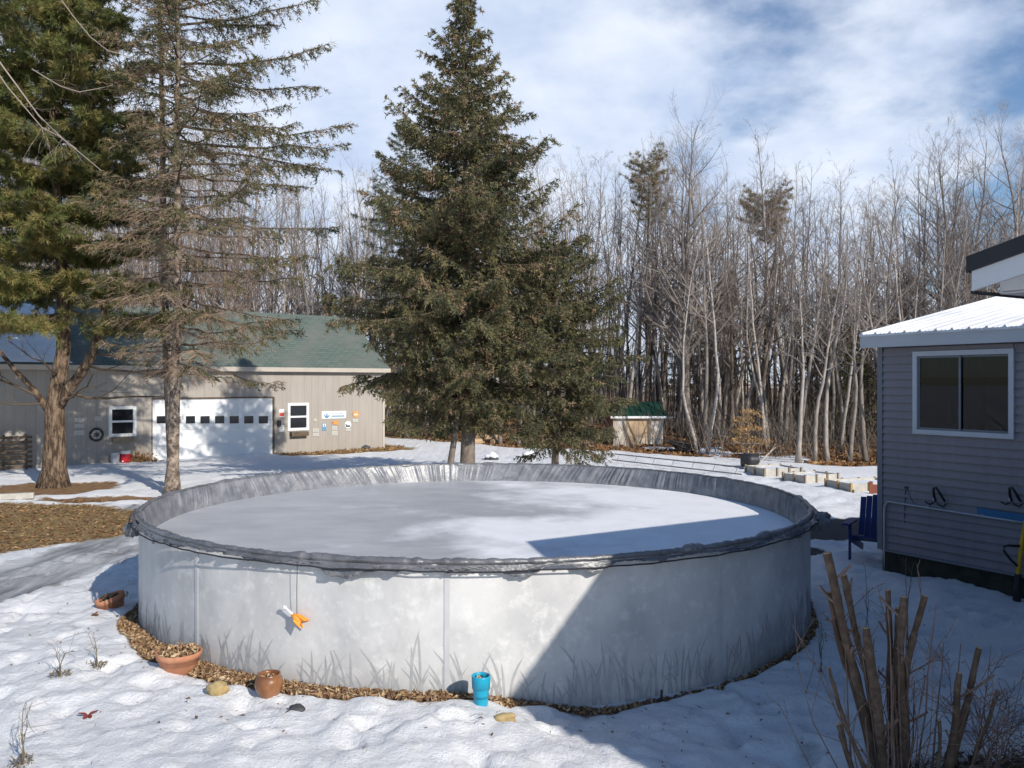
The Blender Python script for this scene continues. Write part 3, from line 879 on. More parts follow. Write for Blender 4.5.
def pot(name, px, py, prof, m, label, up=(0, 0, 1), fill=None, fillz=.1, fillr=.1, dz=0, leaves=0):
    p = gpz(px, py); p[2] += dz
    e = empty(name, p, 0, label, 'flower pot')
    R = rot_to(up) if up != (0, 0, 1) else None
    mb = MB(); mb.lathe(prof, k=40, R=R); mb.build('body', m, e, smooth=True)
    if fill is not None:
        mb = MB(); fr = np.linspace(0, fillr, 5)
        mb.lathe(np.stack([fr, fillz + .008 * np.cos(fr * 40)], -1), k=24, R=R)
        if leaves:
            r_ = np.random.default_rng(px); a_ = r_.uniform(0, 2 * PI, leaves); q = fillr * np.sqrt(r_.random(leaves))
            add_cards(mb, np.stack([q * np.cos(a_), q * np.sin(a_), fillz + r_.uniform(0, .05, leaves)], -1), .05, .028, r_, .7, (1, 2, 3))
        mb.build('soil', [M['soil'], M['chip_a'], M['chip_b'], M['chip_c']], e)
    return e


pot('terracotta_bowl', 179, 672, [[0, 0], [.115, 0], [.125, .01], [.155, .075], [.158, .085], [.165, .088], [.175, .13], [.19, .135], [.198, .185], [.19, .19], [.178, .185], [.165, .13], [.1, .05], [0, .04]],
    M['terracotta'], 'terracotta bowl pot full of dry leaves beside the pool wall', fill=1, fillz=.165, fillr=.175, leaves=240)
pot('terracotta_bowl', 114, 607, [[0, 0], [.11, 0], [.12, .01], [.15, .10], [.165, .105], [.172, .16], [.162, .165], [.15, .15], [.11, .05], [0, .04]],
    M['terracotta'], 'tilted terracotta bowl pot in the shade left of the pool', up=(-.30, -.12, .94), fill=1, fillz=.125, fillr=.15, dz=-.02, leaves=60)
pot('glazed_pot', 269, 694, [[0, 0], [.07, 0], [.08, .01], [.105, .06], [.115, .10], [.108, .15], [.09, .178], [.095, .19], [.088, .192], [.08, .175], [.09, .1], [.06, .04], [0, .03]],
    M['brown_glaze'], 'small round brown glazed pot in the mulch', fill=1, fillz=.13, fillr=.09, leaves=30, dz=-.02)
pot('tall_blue_pot', 481, 705, [[0, 0], [.052, 0], [.056, .01], [.064, .130], [.065, .134], [.0715, .136], [.076, .228], [.0745, .238], [.069, .238], [.066, .228], [.06, .06], [0, .05]],
    M['blue_plastic'], 'tall turquoise blue plastic pot standing in the snow', fill=1, fillz=.19, fillr=.065, leaves=6)


def stone(px, py, size, m, label, seed, name='stone', rz=0):
    p = gpz(px, py)
    n1, n2 = 16, 24; u = np.linspace(0, PI, n1)[:, None]; v = np.linspace(0, 2 * PI, n2)[None, :]
    rr = 1 + .28 * (fbm(np.sin(u) * np.cos(v) * 1.6 + seed, np.sin(u) * np.sin(v) * 1.6 + np.cos(u), 3, seed) - .5) * 2
    rr[:, -1] = rr[:, 0]
    V = np.stack([rr * np.sin(u) * np.cos(v) * size[0], rr * np.sin(u) * np.sin(v) * size[1], rr * np.cos(u) * np.ones_like(v) * size[2] + size[2] * .45], -1)
    mb = MB(); mb.grid(V)
    return tag(mb.build(name, m, smooth=True, loc=p, rz=rz), label, 'stone')


stone(218, 692, (.095, .075, .06), M['stone_tan'], 'pale tan rounded stone lying in snow left of the brown pot', 3)
stone(505, 721, (.085, .06, .04), M['stone_tan'], 'flat golden tan stone in the snow below the blue pot', 9)
stone(297, 711, (.065, .045, .035), M['stone_dark'], 'small dark grey stone in snow below the mulch', 5)
p = gp(661, 704); mb = MB(); mb.tube([(0, 0, -.05), (.005, 0, .10)], .011, 6)
tag(mb.build('garden_stake', M['dark_metal'], loc=(p[0], p[1], gz(p[0], p[1]))), 'short dark stake in shaded mulch at the pool foot', 'stake')


def flat_leaf(px, py, size, m, label, az):
    p = gpz(px, py); p[2] += .012
    n = 36; a_ = np.linspace(0, 2 * PI, n, endpoint=False)
    r = size * (.62 + .38 * np.cos(a_ * 6)) * (.55 + .45 * np.abs(np.cos(a_)))
    up = np.stack([r * np.cos(a_), r * np.sin(a_), .02 * np.cos(a_ * 2) + .01], -1)
    mb = MB(); mb.add(np.vstack([up, up - np.array([0, 0, .003]), [[0, 0, .004], [0, 0, 0]]]),
                      [[i, (i + 1) % n, 2 * n] for i in range(n)] + [[n + (i + 1) % n, n + i, 2 * n + 1] for i in range(n)])
    return tag(mb.build('fallen_leaf', m, loc=p, rz=az), label, 'leaf')


flat_leaf(88, 717, .075, M['red_leaf'], 'dark red oak leaf lying on the snow', .4)
flat_leaf(95, 616, .055, M['leaf_brown'], 'brown leaf on the snow left of the tilted terracotta bowl', 1.4)


def weed(px, py, hgt, n, label, seed, spread=.6, clump=True):
    r_ = np.random.default_rng(seed)
    p = gpz(px, py)
    mb = MB()
    for i in range(n):
        az = r_.uniform(0, 2 * PI); hh = hgt * r_.uniform(.5, 1.1); q = np.linspace(0, 1, 9)
        bend = spread * hh * r_.uniform(.3, 1.2)
        pts = np.stack([np.cos(az) * bend * q ** 1.7 + r_.normal(0, .006, 9), np.sin(az) * bend * q ** 1.7 * .5 + r_.normal(0, .006, 9), hh * np.sin(q * PI * r_.uniform(.4, .72))], -1)
        mb.tube(pts, np.linspace(.004, .0015, 9), 4)
        for j in range(int(r_.integers(1, 4))):
            b0 = pts[int(r_.integers(3, 8))]; d = r_.normal(0, 1, 3) * .09; d[2] = abs(d[2])
            mb.tube([b0, b0 + d * .5, b0 + d], [.002, .0015, .001], 3)
    if clump:
        a_ = r_.uniform(0, 2 * PI, 70); rr = .09 * np.sqrt(r_.random(70))
        add_cards(mb, np.stack([rr * np.cos(a_), rr * .7 * np.sin(a_), r_.uniform(0, .05, 70)], -1), .05, .012, r_, .8, (0,))
    return tag(mb.build('dry_weed', M['dry_weed'], loc=p), label, 'weed')


weed(60, 676, .26, 4, 'dry weed tuft with one thin bent stem in left foreground snow', 4)
weed(97, 667, .30, 3, 'dark weed tuft with upright curved stem near the terracotta bowl', 6, .5)
weed(22, 765, .42, 5, 'tall dry arched weed stems at the lower left corner', 9, .7)

# ------------------------------------------------------------------ the house on the right
HU = np.array([.517, -.856]); HRZ = math.atan2(-.856, .517)
house = empty('house', (5.40, 12.30, 0), HRZ, 'grey clapboard house with white metal roof and dark edged upper roof', 'house')
# local frame: x runs along the visible wall towards the viewer, y points into the house
WL, WD, EAVE = 4.84, 3.9, 3.30
RP = .186; ridge_x = 4.545 + 5.3


def lap_siding(mb, x0, x1, z0, z1, y, step=.112, hole=None, flip=False, axis='x'):
    """overlapping clapboards as a sawtooth, facing -y (or along another axis)"""
    z = z0
    while z < z1 - .01:
        zt = min(z + step, z1)
        spans = [(x0, x1)]
        if hole and zt > hole[2] and z < hole[3]:
            spans = [(x0, hole[0]), (hole[1], x1)]
        for a_, b_ in spans:
            P = [(a_, y - .030, z), (b_, y - .030, z), (b_, y - .002, zt), (a_, y - .002, zt), (a_, y, z), (b_, y, z)]
            if axis == 'y': P = [(yy, -xx if flip else xx, zz) for xx, yy, zz in P]
            mb.add(P, [[0, 1, 2, 3], [4, 5, 1, 0]])
        z = zt
    if hole:
        zb = z0 + math.floor((hole[2] - z0) / step) * step; zt = z0 + math.ceil((hole[3] - z0) / step) * step
        mb.bbox((hole[0], y - .022, zb), (hole[1], y, hole[2])); mb.bbox((hole[0], y - .022, hole[3]), (hole[1], y, zt))


def hx(px):  # photo column -> distance along the visible wall
    t = (px - 512) / F
    # origin + s*HU on the ray X = t*Y
    return (t * 12.30 - 5.40) / (HU[0] - t * HU[1])


wx0, wx1 = hx(914.7), hx(1015.8)
def hz(px, py):
    s = hx(px); Y = 12.30 + s * HU[1]; return CAMH - (py - HOR) / F * Y
wz1 = hz(915, 351.8); wz0 = hz(915, 433.5)
mb = MB(); lap_siding(mb, .05, WL, .35, EAVE - .02, 0, hole=(wx0 + .02, wx1 - .02, wz0 + .02, wz1 - .02))
# far side, back wall of the wing and the main block's walls
mb.prism([(.03, .42), (WD, .42), (WD, 4.25), (.03, 3.46)], .02, .05, axis=0)
mb.bbox((.02, WD, .42), (WL, WD + .03, EAVE + .9))
mb.bbox((.05, .001, EAVE - .02), (WL, .03, EAVE + .05))
mb.bbox((WL, -5.2, .42), (14.85, -5.17, 3.36))
mb.bbox((WL, -5.2, .42), (WL + .03, .0, 3.36))
mb.bbox((14.82, -5.17, .42), (14.85, 2.0, 3.36))
mb.prism([(WL + .03, 3.36), (14.8, 3.36), (ridge_x, 4.38)], -5.2, -5.17, axis=1)
lap_siding(mb, WL, 14.85, .42, 3.36, -5.2)
mb.build('siding', M['house_siding'], house)
mb = MB(); mb.bbox((.03, .02, -.3), (WL, WD, .35)); mb.bbox((WL + .02, -5.18, -.3), (14.83, 2.0, .42)); mb.build('foundation', M['foundation'], house)
mb = MB(); mb.bbox((-.02, -.035, .33), (.06, .06, EAVE)); mb.bbox((.06, -.045, .315), (WL, -.0, .348)); mb.build('corner_trim', M['trim_grey'], house)
# window
win = MB(); fw = .065
win.bbox((wx0, -.055, wz0), (wx1, .02, wz0 + fw)); win.bbox((wx0, -.055, wz1 - fw), (wx1, .02, wz1))
win.bbox((wx0, -.054, wz0 + fw), (wx0 + fw, .02, wz1 - fw)); win.bbox((wx1 - fw, -.054, wz0 + fw), (wx1, .02, wz1 - fw))
wo = win.build('window', M['win_frame'], house)
sa = MB(); xm = (wx0 + wx1) / 2 - .03
for a_, b_, yy in ((wx0 + fw, xm + .02, -.03), (xm - .02, wx1 - fw, -.008)):
    t = .028
    sa.bbox((a_ + .003, yy, wz0 + fw + .003), (b_, yy + .02, wz0 + fw + t)); sa.bbox((a_ + .003, yy, wz1 - fw - t), (b_, yy + .02, wz1 - fw - .003))
    sa.bbox((a_ + .003, yy + .001, wz0 + fw + t), (a_ + t, yy + .019, wz1 - fw - t)); sa.bbox((b_ - t, yy + .001, wz0 + fw + t), (b_, yy + .019, wz1 - fw - t))
sa.build('sash', M['trim_grey'], wo)
pa = MB(); pa.add([(wx0 + fw + .02, -.02, wz0 + fw + .02), (xm, -.02, wz0 + fw + .02), (xm, -.02, wz1 - fw - .02), (wx0 + fw + .02, -.02, wz1 - fw - .02)], [[0, 1, 2, 3]]); pa.build('pane', M['glass'], wo)
pa = MB(); pa.add([(xm, .002, wz0 + fw + .02), (wx1 - fw - .02, .002, wz0 + fw + .02), (wx1 - fw - .02, .002, wz1 - fw - .02), (xm, .002, wz1 - fw - .02)], [[0, 1, 2, 3]]); pa.build('pane', M['glass'], wo)
rm = MB()
rm.add([(.1, .04, .8), (wx1 + 1, .04, .8), (wx1 + 1, 2.6, .8), (.1, 2.6, .8), (.1, .04, 3.2), (wx1 + 1, .04, 3.2), (wx1 + 1, 2.6, 3.2), (.1, 2.6, 3.2)],
       [[0, 1, 2, 3], [7, 6, 5, 4], [3, 2, 6, 7], [0, 3, 7, 4], [2, 1, 5, 6]])
rm.build('room', M['room_dark'], house)
cu = MB(); xx = np.linspace(wx0 + .02, wx1 - .02, 120); yy = .10 + .012 * np.sin(xx * 60)
cu.grid(np.stack([np.stack([xx, yy, np.full(120, wz1 - .36)], -1), np.stack([xx, yy, np.full(120, wz1 + .05)], -1)], 1)); cu.build('valance', M['curtain'], wo)
# wing roof: ribbed white metal, rising away from the wall
pit = .204; ox = -.19; oy = -.19
ex = 4.55
rf = MB(); yb = WD + .1
def rz_(y): return 3.475 + pit * (y - oy)
rf.add([(ox, oy - .03, rz_(oy - .03)), (ex, oy - .03, rz_(oy - .03)), (ex, yb, rz_(yb)), (ox, yb, rz_(yb)),
        (ox, oy - .03, rz_(oy - .03) - .03), (ex, oy - .03, rz_(oy - .03) - .03), (ex, yb, rz_(yb) - .03), (ox, yb, rz_(yb) - .03)],
       [[0, 1, 2, 3], [7, 6, 5, 4], [0, 4, 5, 1], [1, 5, 6, 2], [2, 6, 7, 3], [3, 7, 4, 0]])
x = ox + .02
while x < ex:
    for dx, w, h in ((0, .05, .028), (.105, .018, .008), (.16, .018, .008)):
        if x + dx > ex - .06: continue
        y0, y1 = oy - .034, yb - .002
        a_, b_ = x + dx, x + dx + w; t = w * .25
        rf.add([(a_, y0, rz_(y0)), (a_ + t, y0, rz_(y0) + h), (b_ - t, y0, rz_(y0) + h), (b_, y0, rz_(y0)),
                (a_, y1, rz_(y1)), (a_ + t, y1, rz_(y1) + h), (b_ - t, y1, rz_(y1) + h), (b_, y1, rz_(y1))],
               [[0, 1, 5, 4], [1, 2, 6, 5], [2, 3, 7, 6], [0, 3, 2, 1], [4, 5, 6, 7]])
    x += .229
rf.build('metal_roof', M['metal_roof'], house)
fa = MB()
fa.bbox((ox + .004, oy - .008, 3.276), (4.4, oy + .016, 3.442))
fa.add([(ox + .004, oy + .016, 3.276), (ox + .03, oy + .016, 3.276), (ox + .03, yb, rz_(yb) - .23), (ox + .004, yb, rz_(yb) - .23),
        (ox + .004, oy + .016, 3.44), (ox + .03, oy + .016, 3.44), (ox + .03, yb, rz_(yb) - .035), (ox + .004, yb, rz_(yb) - .035)],
       [[0, 3, 2, 1], [4, 5, 6, 7], [0, 4, 7, 3], [1, 2, 6, 5], [0, 1, 5, 4], [3, 7, 6, 2]])
fa.bbox((ox + .031, oy + .017, 3.281), (4.4, .0, 3.293))
fa.build('fascia', M['fascia'], house)
# main block roof: gable towards the pool, far eave corner in view
CXl, CYl = 4.545, -5.545           # eave corner in the local frame
y0, y1 = CYl, 2.2
def mz(x): return 3.605 + RP * (min(x, 2 * ridge_x - x) - CXl)
def prow(x): return -.2 * (min(x, 2 * ridge_x - x) - CXl)       # the overhang grows towards the ridge
def slab(mb, y0, y1, top, bot, x0=None, x1=None, flat_back=True):
    a0 = CXl if x0 is None else x0
    xs_ = [a0, ridge_x, 2 * ridge_x - a0]; n = 3; P = []
    for q, yy in enumerate((y0, y1)):
        pw = [yy + (prow(x) if (q == 0 or not flat_back) else 0) for x in xs_]
        P += [(x, w, mz(x) + top) for x, w in zip(xs_, pw)] + [(x, w, mz(x) + bot) for x, w in zip(xs_, pw)]
    f = []
    for k in range(n - 1):
        f += [[k, k + 1, n + k + 1, n + k], [2 * n + k + 1, 2 * n + k, 3 * n + k, 3 * n + k + 1], [k, 2 * n + k, 2 * n + k + 1, k + 1], [n + k, n + k + 1, 3 * n + k + 1, 3 * n + k]]
    f += [[0, n, 3 * n, 2 * n], [n - 1, 2 * n - 1, 4 * n - 1, 3 * n - 1]]
    mb.add(P, f)
mb = MB(); slab(mb, y0, y1, 0, -.105); mb.build('upper_roof', M['black_fascia'], house)
mb = MB(); slab(mb, y0 + .02, y0 + .045, -.106, -.235, x0=CXl + .03, flat_back=False)
# horizontal soffit boards under the overhang, up to the wall
slab(mb, y0 + .046, -5.2, -.106, -.125, x0=CXl + .03)
mb.bbox((CXl + .03, -5.19, 3.372), (CXl + .05, 2.0, 3.495)); mb.bbox((CXl + .051, -5.19, 3.372), (WL, 2.0, 3.385))
mb.prism([(CXl + .052, 3.386), (WL + .04, 3.386), (WL + .04, mz(WL) - .13), (CXl + .052, mz(CXl) - .12)], -5.235, -5.215, axis=1)
mb.build('rake_board', M['white_rake'], house)
mb = MB(); mb.bbox((CXl + .0, y0 + .05, 3.36), (CXl + .028, 2.0, 3.38)); mb.build('gutter', M['black_fascia'], house)

# things on and against the house wall
def wallpt(px, py, off=.0):
    s = hx(px); P = np.array([5.40, 12.30]) + s * HU; n = np.array([-.856, -.517])
    return np.array([P[0] + n[0] * off, P[1] + n[1] * off, hz(px, py)])


base = wallpt(886, 560)
e = empty('metal_railing', (base[0], base[1], 0), 0, 'thin bent grey pipe rail along the house wall', 'pipe')
o = np.array([base[0], base[1], 0])
P = [wallpt(886.3, 575, .05), wallpt(886.3, 540, .05), wallpt(886.5, 512, .05), wallpt(887.3, 505, .05), wallpt(889, 502, .05), wallpt(892, 501.5, .05), wallpt(924, 506.5, .05), wallpt(975, 514.5, .05), wallpt(1030, 523, .05)]
mb = MB(); mb.tube([p - o for p in P], .017, 8); mb.build('pipe', M['steel'], e, smooth=True)
for q in (930, 985):
    mb = MB(); p = wallpt(q, 506 + (q - 924) * .156, .03) - o; mb.box(p, (.03, .06, .04), rz=HRZ); mb.build('bracket', M['steel'], e)


def bike_hook(px0, label, s=1):
    o = wallpt(px0, 500, 0)
    e = empty('wall_hook', o, 0, label, 'hook', 'black wall hooks on the house')
    def q(dx, dy, off): return wallpt(px0 + dx * s, 500 + dy * s, off) - o
    mb = MB(); mb.tube([q(-6.5, 1, .03), q(-5, -7, .10), q(-2, -12.5, .17), q(1.5, -13, .19), q(4, -8, .17), q(5.2, 1, .08)], .017, 8); mb.build('loop', M['black_plastic'], e, smooth=True)
    for P_ in ([q(-6.7, -2.5, .06), q(-7.1, 2, .05)], [q(4.9, -1, .06), q(5.6, 3, .05)]):
        mb = MB(); mb.tube(P_, .013, 8); mb.build('sleeve', M['steel'], e, smooth=True)
    for P_ in ([q(-7.1, 2, .05), q(-10, 4, .07), q(-13.5, 1, .11)], [q(5.6, 3, .05), q(3, 6.5, .06), q(-2, 3, .10)]):
        mb = MB(); mb.tube(P_, .012, 6); mb.build('prong', M['black_plastic'], e, smooth=True)


bike_hook(943, 'black looped hook above the middle of the pipe rail')
bike_hook(1019, 'black looped hook over the blue board')
o = wallpt(906.5, 487, 0)
mb = MB(); mb.tube([wallpt(906.5, 487, .02) - o, wallpt(905.8, 505, .02) - o, wallpt(905.4, 522.5, .02) - o], .006, 5)
mb.tube([wallpt(907.5, 487, .03) - o, wallpt(912, 498, .03) - o, wallpt(917.5, 506, .04) - o], .004, 4); mb.box(wallpt(907.8, 487.5, .03) - o, (.05, .04, .03), rz=HRZ)
tag(mb.build('hanging_cord', M['dark_metal'], loc=o), 'thin dark cord hanging from a small clip on siding', 'cord')
o = wallpt(979, 508.5, 0); mb = MB()
q = [wallpt(979, 507.5, .03), wallpt(1060, 518.8, .03), wallpt(1060, 531, .03), wallpt(979.6, 513.2, .03)]
q2 = [wallpt(979, 507.5, .055), wallpt(1060, 518.8, .055), wallpt(1060, 531, .055), wallpt(979.6, 513.2, .055)]
mb.add(np.array(q + q2) - o, [[3, 2, 1, 0], [4, 5, 6, 7], [0, 1, 5, 4], [1, 2, 6, 5], [2, 3, 7, 6], [3, 0, 4, 7]])
tag(mb.build('blue_board', M['blue_board'], loc=o), 'long faded blue board hung along the house wall', 'board')
o = wallpt(1019, 600, .25); o[2] = gz(o[0], o[1])
e = empty('hand_truck', o, 0, 'yellow handled push tool with black grip leaning against the house', 'garden tool')
def yt(px, py): return at(px, py, 10.45) - o
mb = MB(); mb.tube([yt(1016.5, 606), yt(1018, 575), yt(1021.5, 545), yt(1025.5, 521)], [.028, .028, .026, .024], 10); mb.build('shaft', M['yellow'], e, smooth=True)
mb = MB(); mb.tube([yt(1019.5, 568), yt(1010, 559), yt(1004, 551), yt(1004, 546.5), yt(1008, 545.5), yt(1021, 546)], .016, 8); mb.build('grip', M['black_plastic'], e, smooth=True)
mb = MB(); mb.tube([yt(1016.5, 607), yt(1017.2, 590), yt(1018.2, 574)], [.05, .046, .036], 10); mb.build('foot', M['black_plastic'], e, smooth=True)

# blue slatted garden chair behind the corner
chair = empty('garden_chair', (5.60, 12.98, gz(5.60, 12.98) + .02), rad(236), 'dark blue slatted wooden garden chair by the house corner', 'chair')
mb = MB()   # local +x is the chair's front
for i, yy in enumerate(np.linspace(-.22, .22, 6)):
    mb.box((-.30, yy, .60), (.02, .083, .72 - abs(yy) * .5), ry=-.32)
mb.build('backrest', M['navy'], chair)
mb = MB()
for i in range(6): mb.box((.26 - i * .09, 0, .36 - i * .026), (.08, .52, .02), ry=-.27)
mb.build('seat', M['navy'], chair)
for s in (-1, 1):
    mb = MB(); mb.box((.02, s * .33, .545), (.70, .12, .022)); mb.box((.36, s * .33, .545), (.06, .10, .022)); mb.build('armrest', M['navy'], chair)
    mb = MB(); mb.box((.27, s * .29, .265), (.09, .025, .54)); mb.build('leg', M['navy'], chair)
    mb = MB(); mb.box((-.10, s * .26, .20), (.85, .025, .10), ry=-.30); mb.build('leg', M['navy'], chair)


# ------------------------------------------------------------------ the garage
GRZ = math.atan2(GW[1], GW[0])
garage = empty('garage', (GX, GY, 0), GRZ, 'beige garage with white overhead door and green shingle roof', 'garage')
GL, GD, GE = 18.5, 6.6, 3.30


def gxl(px):
    t = (px - 512) / F
    return (t * GY - GX) / (GW[0] - t * GW[1])


def gzl(px, py):
    return CAMH - (py - HOR) / F * (GY + gxl(px) * GW[1])


dx0, dx1 = gxl(152.5), gxl(273.2); dz1 = gzl(273, 397.8)
w1 = (gxl(109.2), gxl(135.6), gzl(122, 436), gzl(122, 406.8)); w2 = (gxl(288), gxl(308.3), gzl(298, 430), gzl(298, 403.4))
# front wall panels round the openings
mb = MB()
def panel(x0, x1, z0, z1): mb.bbox((x0, 0, z0), (x1, .12, z1))
panel(-GL, w1[0], -.2, GE); panel(w1[0], w1[1], -.2, w1[2]); panel(w1[0], w1[1], w1[3], GE); panel(w1[1], dx0, -.2, GE)
panel(dx0, dx1, dz1, GE); panel(dx1, w2[0], -.2, GE); panel(w2[0], w2[1], -.2, w2[2]); panel(w2[0], w2[1], w2[3], GE); panel(w2[1], 0, -.2, GE)
mb.bbox((-.12, .12, -.2), (0, GD, GE)); mb.bbox((-GL, .12, -.2), (-GL + .12, GD, GE)); mb.bbox((-GL + .12, GD - .12, -.2), (-.12, GD, GE))
RZ = 5.70
mb.prism([(0, GE), (GD, GE), (GD / 2, RZ - .12)], -.12, 0, axis=0); mb.prism([(0, GE), (GD, GE), (GD / 2, RZ - .12)], -GL, -GL + .12, axis=0)
mb.build('wall', M['garage_siding'], garage)
mb = MB(); oh = .22; sl = (RZ - 3.34) / (GD / 2 + oh)
for a_ in (0, 1):
    f = lambda y: (GD - y) if a_ else y
    P = []
    for xx in (-GL - .2, .18):
        P += [(xx, f(-oh), 3.34), (xx, f(GD / 2), RZ), (xx, f(GD / 2), RZ - .09), (xx, f(-oh), 3.25)]
    fc = [[0, 4, 5, 1], [1, 5, 6, 2], [2, 6, 7, 3], [3, 7, 4, 0], [0, 1, 2, 3], [7, 6, 5, 4]]
    mb.add(P, fc)
roof = mb.build('roof', M['shingle'], garage)
mb = MB(); xs_ = np.linspace(-GL - .1, gxl(68), 40); q = np.linspace(.02, .90, 16)
top = np.zeros((40, 16, 3))
for i, xx in enumerate(xs_):
    for j, t in enumerate(q):
        ed = min(1, (xs_[-1] - xx) / .5 + .0) * min(1, (j + .3) / 1.5)
        yy = -oh + (GD / 2 + oh) * t
        top[i, j] = (xx + .5 * (vnoise(t * 6, 3, 4) - .5) * (i > 30), yy, 3.34 + sl * (yy + oh) + .012 + .07 * ed * (.6 + .6 * float(vnoise(xx * 2, t * 5, 8))))
mb.grid(top); mb.build('roof_snow', M['roof_snow'], garage, smooth=True)
mb = MB(); mb.bbox((-GL - .2, -oh - .03, 3.17), (.18, -oh - .002, 3.335)); mb.build('fascia', mat('garage_fascia', (.47, .42, .36), .7, (.40, .36, .31), 2), garage)
mb = MB(); mb.bbox((-GL - .2, -oh - .001, 3.225), (.18, -.002, 3.245)); mb.build('soffit', M['wood_dark'], garage)
mb = MB(); mb.bbox((-.07, -.022, -.1), (.03, -.002, 3.22)); mb.build('corner_board', mat('corner_board', (.46, .41, .34), .7), garage)
# overhead door
do = MB(); npan = 4; hh = (dz1 + .05) / npan
for i in range(npan):
    do.bbox((dx0 + .01, .05, -.05 + i * hh + .006), (dx1 - .01, .09, -.05 + (i + 1) * hh - .006))
do.bbox((dx0 + .01, .07, -.05), (dx1 - .01, .10, dz1))
door = do.build('garage_door', mat('door_white', (.74, .75, .76), .45, (.72, .73, .74), 2), garage)
for i in range(8):
    c = 157 + i * 14.6; a_, b_ = gxl(c), gxl(c + 9.2); z0_, z1_ = gzl(c, 423.6), gzl(c, 416.2)
    mb = MB(); mb.bbox((a_ - .03, .040, z0_ - .03), (b_ + .03, .0495, z1_ + .03)); mb.bbox((a_, .034, z0_), (b_, .0398, z1_), 1)
    mb.build('door_window', [M['white_paint'], M['dark_glass']], door)
tr = MB(); tr.bbox((dx0 - .03, -.012, -.1), (dx0, .05, dz1 + .03)); tr.bbox((dx1, -.012, -.1), (dx1 + .05, .05, dz1 + .03)); tr.bbox((dx0, -.012, dz1), (dx1, .05, dz1 + .05))
tr.build('door_frame', M['wood_dark'], garage)
for (a_, b_, z0_, z1_) in (w1, w2):
    mb = MB(); t = .085
    mb.bbox((a_ - .02, -.03, z0_ - .02), (b_ + .02, .06, z0_ + t)); mb.bbox((a_ - .02, -.03, z1_ - t), (b_ + .02, .06, z1_ + .02))
    mb.bbox((a_ - .02, -.029, z0_ + t), (a_ + t, .06, z1_ - t)); mb.bbox((b_ - t, -.029, z0_ + t), (b_ + .02, .06, z1_ - t))
    zm = (z0_ + z1_) / 2; mb.bbox((a_ + t, -.01, zm - .035), (b_ - t, .05, zm + .035))
    w = mb.build('window', M['white_paint'], garage)
    mb = MB(); mb.bbox((a_ + t, .03, z0_ + t), (b_ - t, .036, z1_ - t)); mb.build('pane', M['dark_glass'], w)


def gpt(px, py, off=.0):
    x_ = gxl(px); return np.array([GX + x_ * GW[0] + off * GN[0], GY + x_ * GW[1] + off * GN[1], gzl(px, py)])


def wall_sign(name, x0, x1, y0, y1, m, label, marks=(), shape='rect', cat='sign', group=None):
    """flat sign on the garage wall; marks are (x0,x1,y0,y1,material) in sign fractions"""
    c = gpt((x0 + x1) / 2, (y0 + y1) / 2, -.015)
    e = empty(name, c, GRZ, label, cat, group)
    W = abs(gxl(x1) - gxl(x0)); Hh = abs(gzl(x0, y0) - gzl(x0, y1))
    mb = MB()
    if shape == 'rect': mb.box((0, 0, 0), (W, .016, Hh))
    elif shape == 'round': mb.prism([(W / 2 * math.cos(t), Hh / 2 * math.sin(t)) for t in np.linspace(0, 2 * PI, 28, endpoint=False)], -.008, .008, axis=1)
    elif shape == 'diamond': mb.prism([(W / 2, 0), (0, Hh / 2), (-W / 2, 0), (0, -Hh / 2)], -.008, .008, axis=1)
    elif shape == 'wedge': mb.prism([(W / 2, Hh / 2), (-W / 2, .1 * Hh), (-W * .3, -Hh * .2), (W / 2, -Hh / 2)], -.008, .008, axis=1)
    mb.build('panel', m, e)
    if marks:
        mb = MB(); mats = []
        for (a_, b_, c_, d_, mm) in marks:
            if mm not in mats: mats.append(mm)
            mb.bbox(((a_ - .5) * W, -.0125, (.5 - d_) * Hh), ((b_ - .5) * W, -.0085, (.5 - c_) * Hh), mats.index(mm))
        mb.build('lettering', mats, e)
    return e, W, Hh


S = M
letters = lambda x0, x1, y0, y1, n, m, g=.3: [(x0 + (x1 - x0) * i / n, x0 + (x1 - x0) * (i + 1 - g) / n, y0, y1, m) for i in range(n)]
e, W, Hh = wall_sign('sign_board', 321.5, 346, 411, 418.6, S['sign_white'], 'long white sign with blue swoosh emblem on the garage wall',
                     letters(.42, .88, .28, .46, 8, S['sign_grey']) + letters(.40, .93, .58, .80, 10, S['sign_blue'], .22))
mb = MB(); tt = np.linspace(PI * 1.02, PI * 1.98, 14)
mb.tube(np.stack([-W * .29 + W * .10 * np.cos(tt), np.full(14, -.012), Hh * .12 + Hh * .36 * np.sin(tt)], -1), np.interp(np.arange(14), [0, 6, 13], [.012, .045, .012]), 6)
mb.box((-W * .29, -.012, Hh * .05), (W * .05, .006, Hh * .34)); mb.build('emblem', M['sign_blue'], e)
wall_sign('round_sign', 352.5, 358.8, 411, 417.3, S['sign_orange'], 'round orange and cream sign near the garage corner', [(.25, .75, .30, .42, S['plate_pale']), (.2, .8, .5, .66, S['sign_white'])], 'round')
wall_sign('name_plate', 352.3, 358, 419, 422, S['plate_pale'], 'small pale plate just below the round orange sign', letters(.1, .9, .3, .7, 5, S['sign_grey']))
wall_sign('round_sign', 344.5, 351, 421, 428.5, S['sign_white'], 'round white and dark badge below the long white sign', [(.18, .82, .56, .80, S['sign_dark']), (.1, .3, .4, .58, S['sign_dark'])], 'round')
wall_sign('name_plate', 345.3, 350.8, 429, 431.3, S['plate_pale'], 'tiny pale plate under the round white badge', letters(.1, .9, .3, .7, 5, S['sign_grey']))
wall_sign('pointed_sign', 331.3, 338, 420.2, 425.2, S['sign_orange'], 'red and orange arrow shaped sign under the long white sign', [(.12, .36, .38, .56, S['sign_red'])], 'wedge')
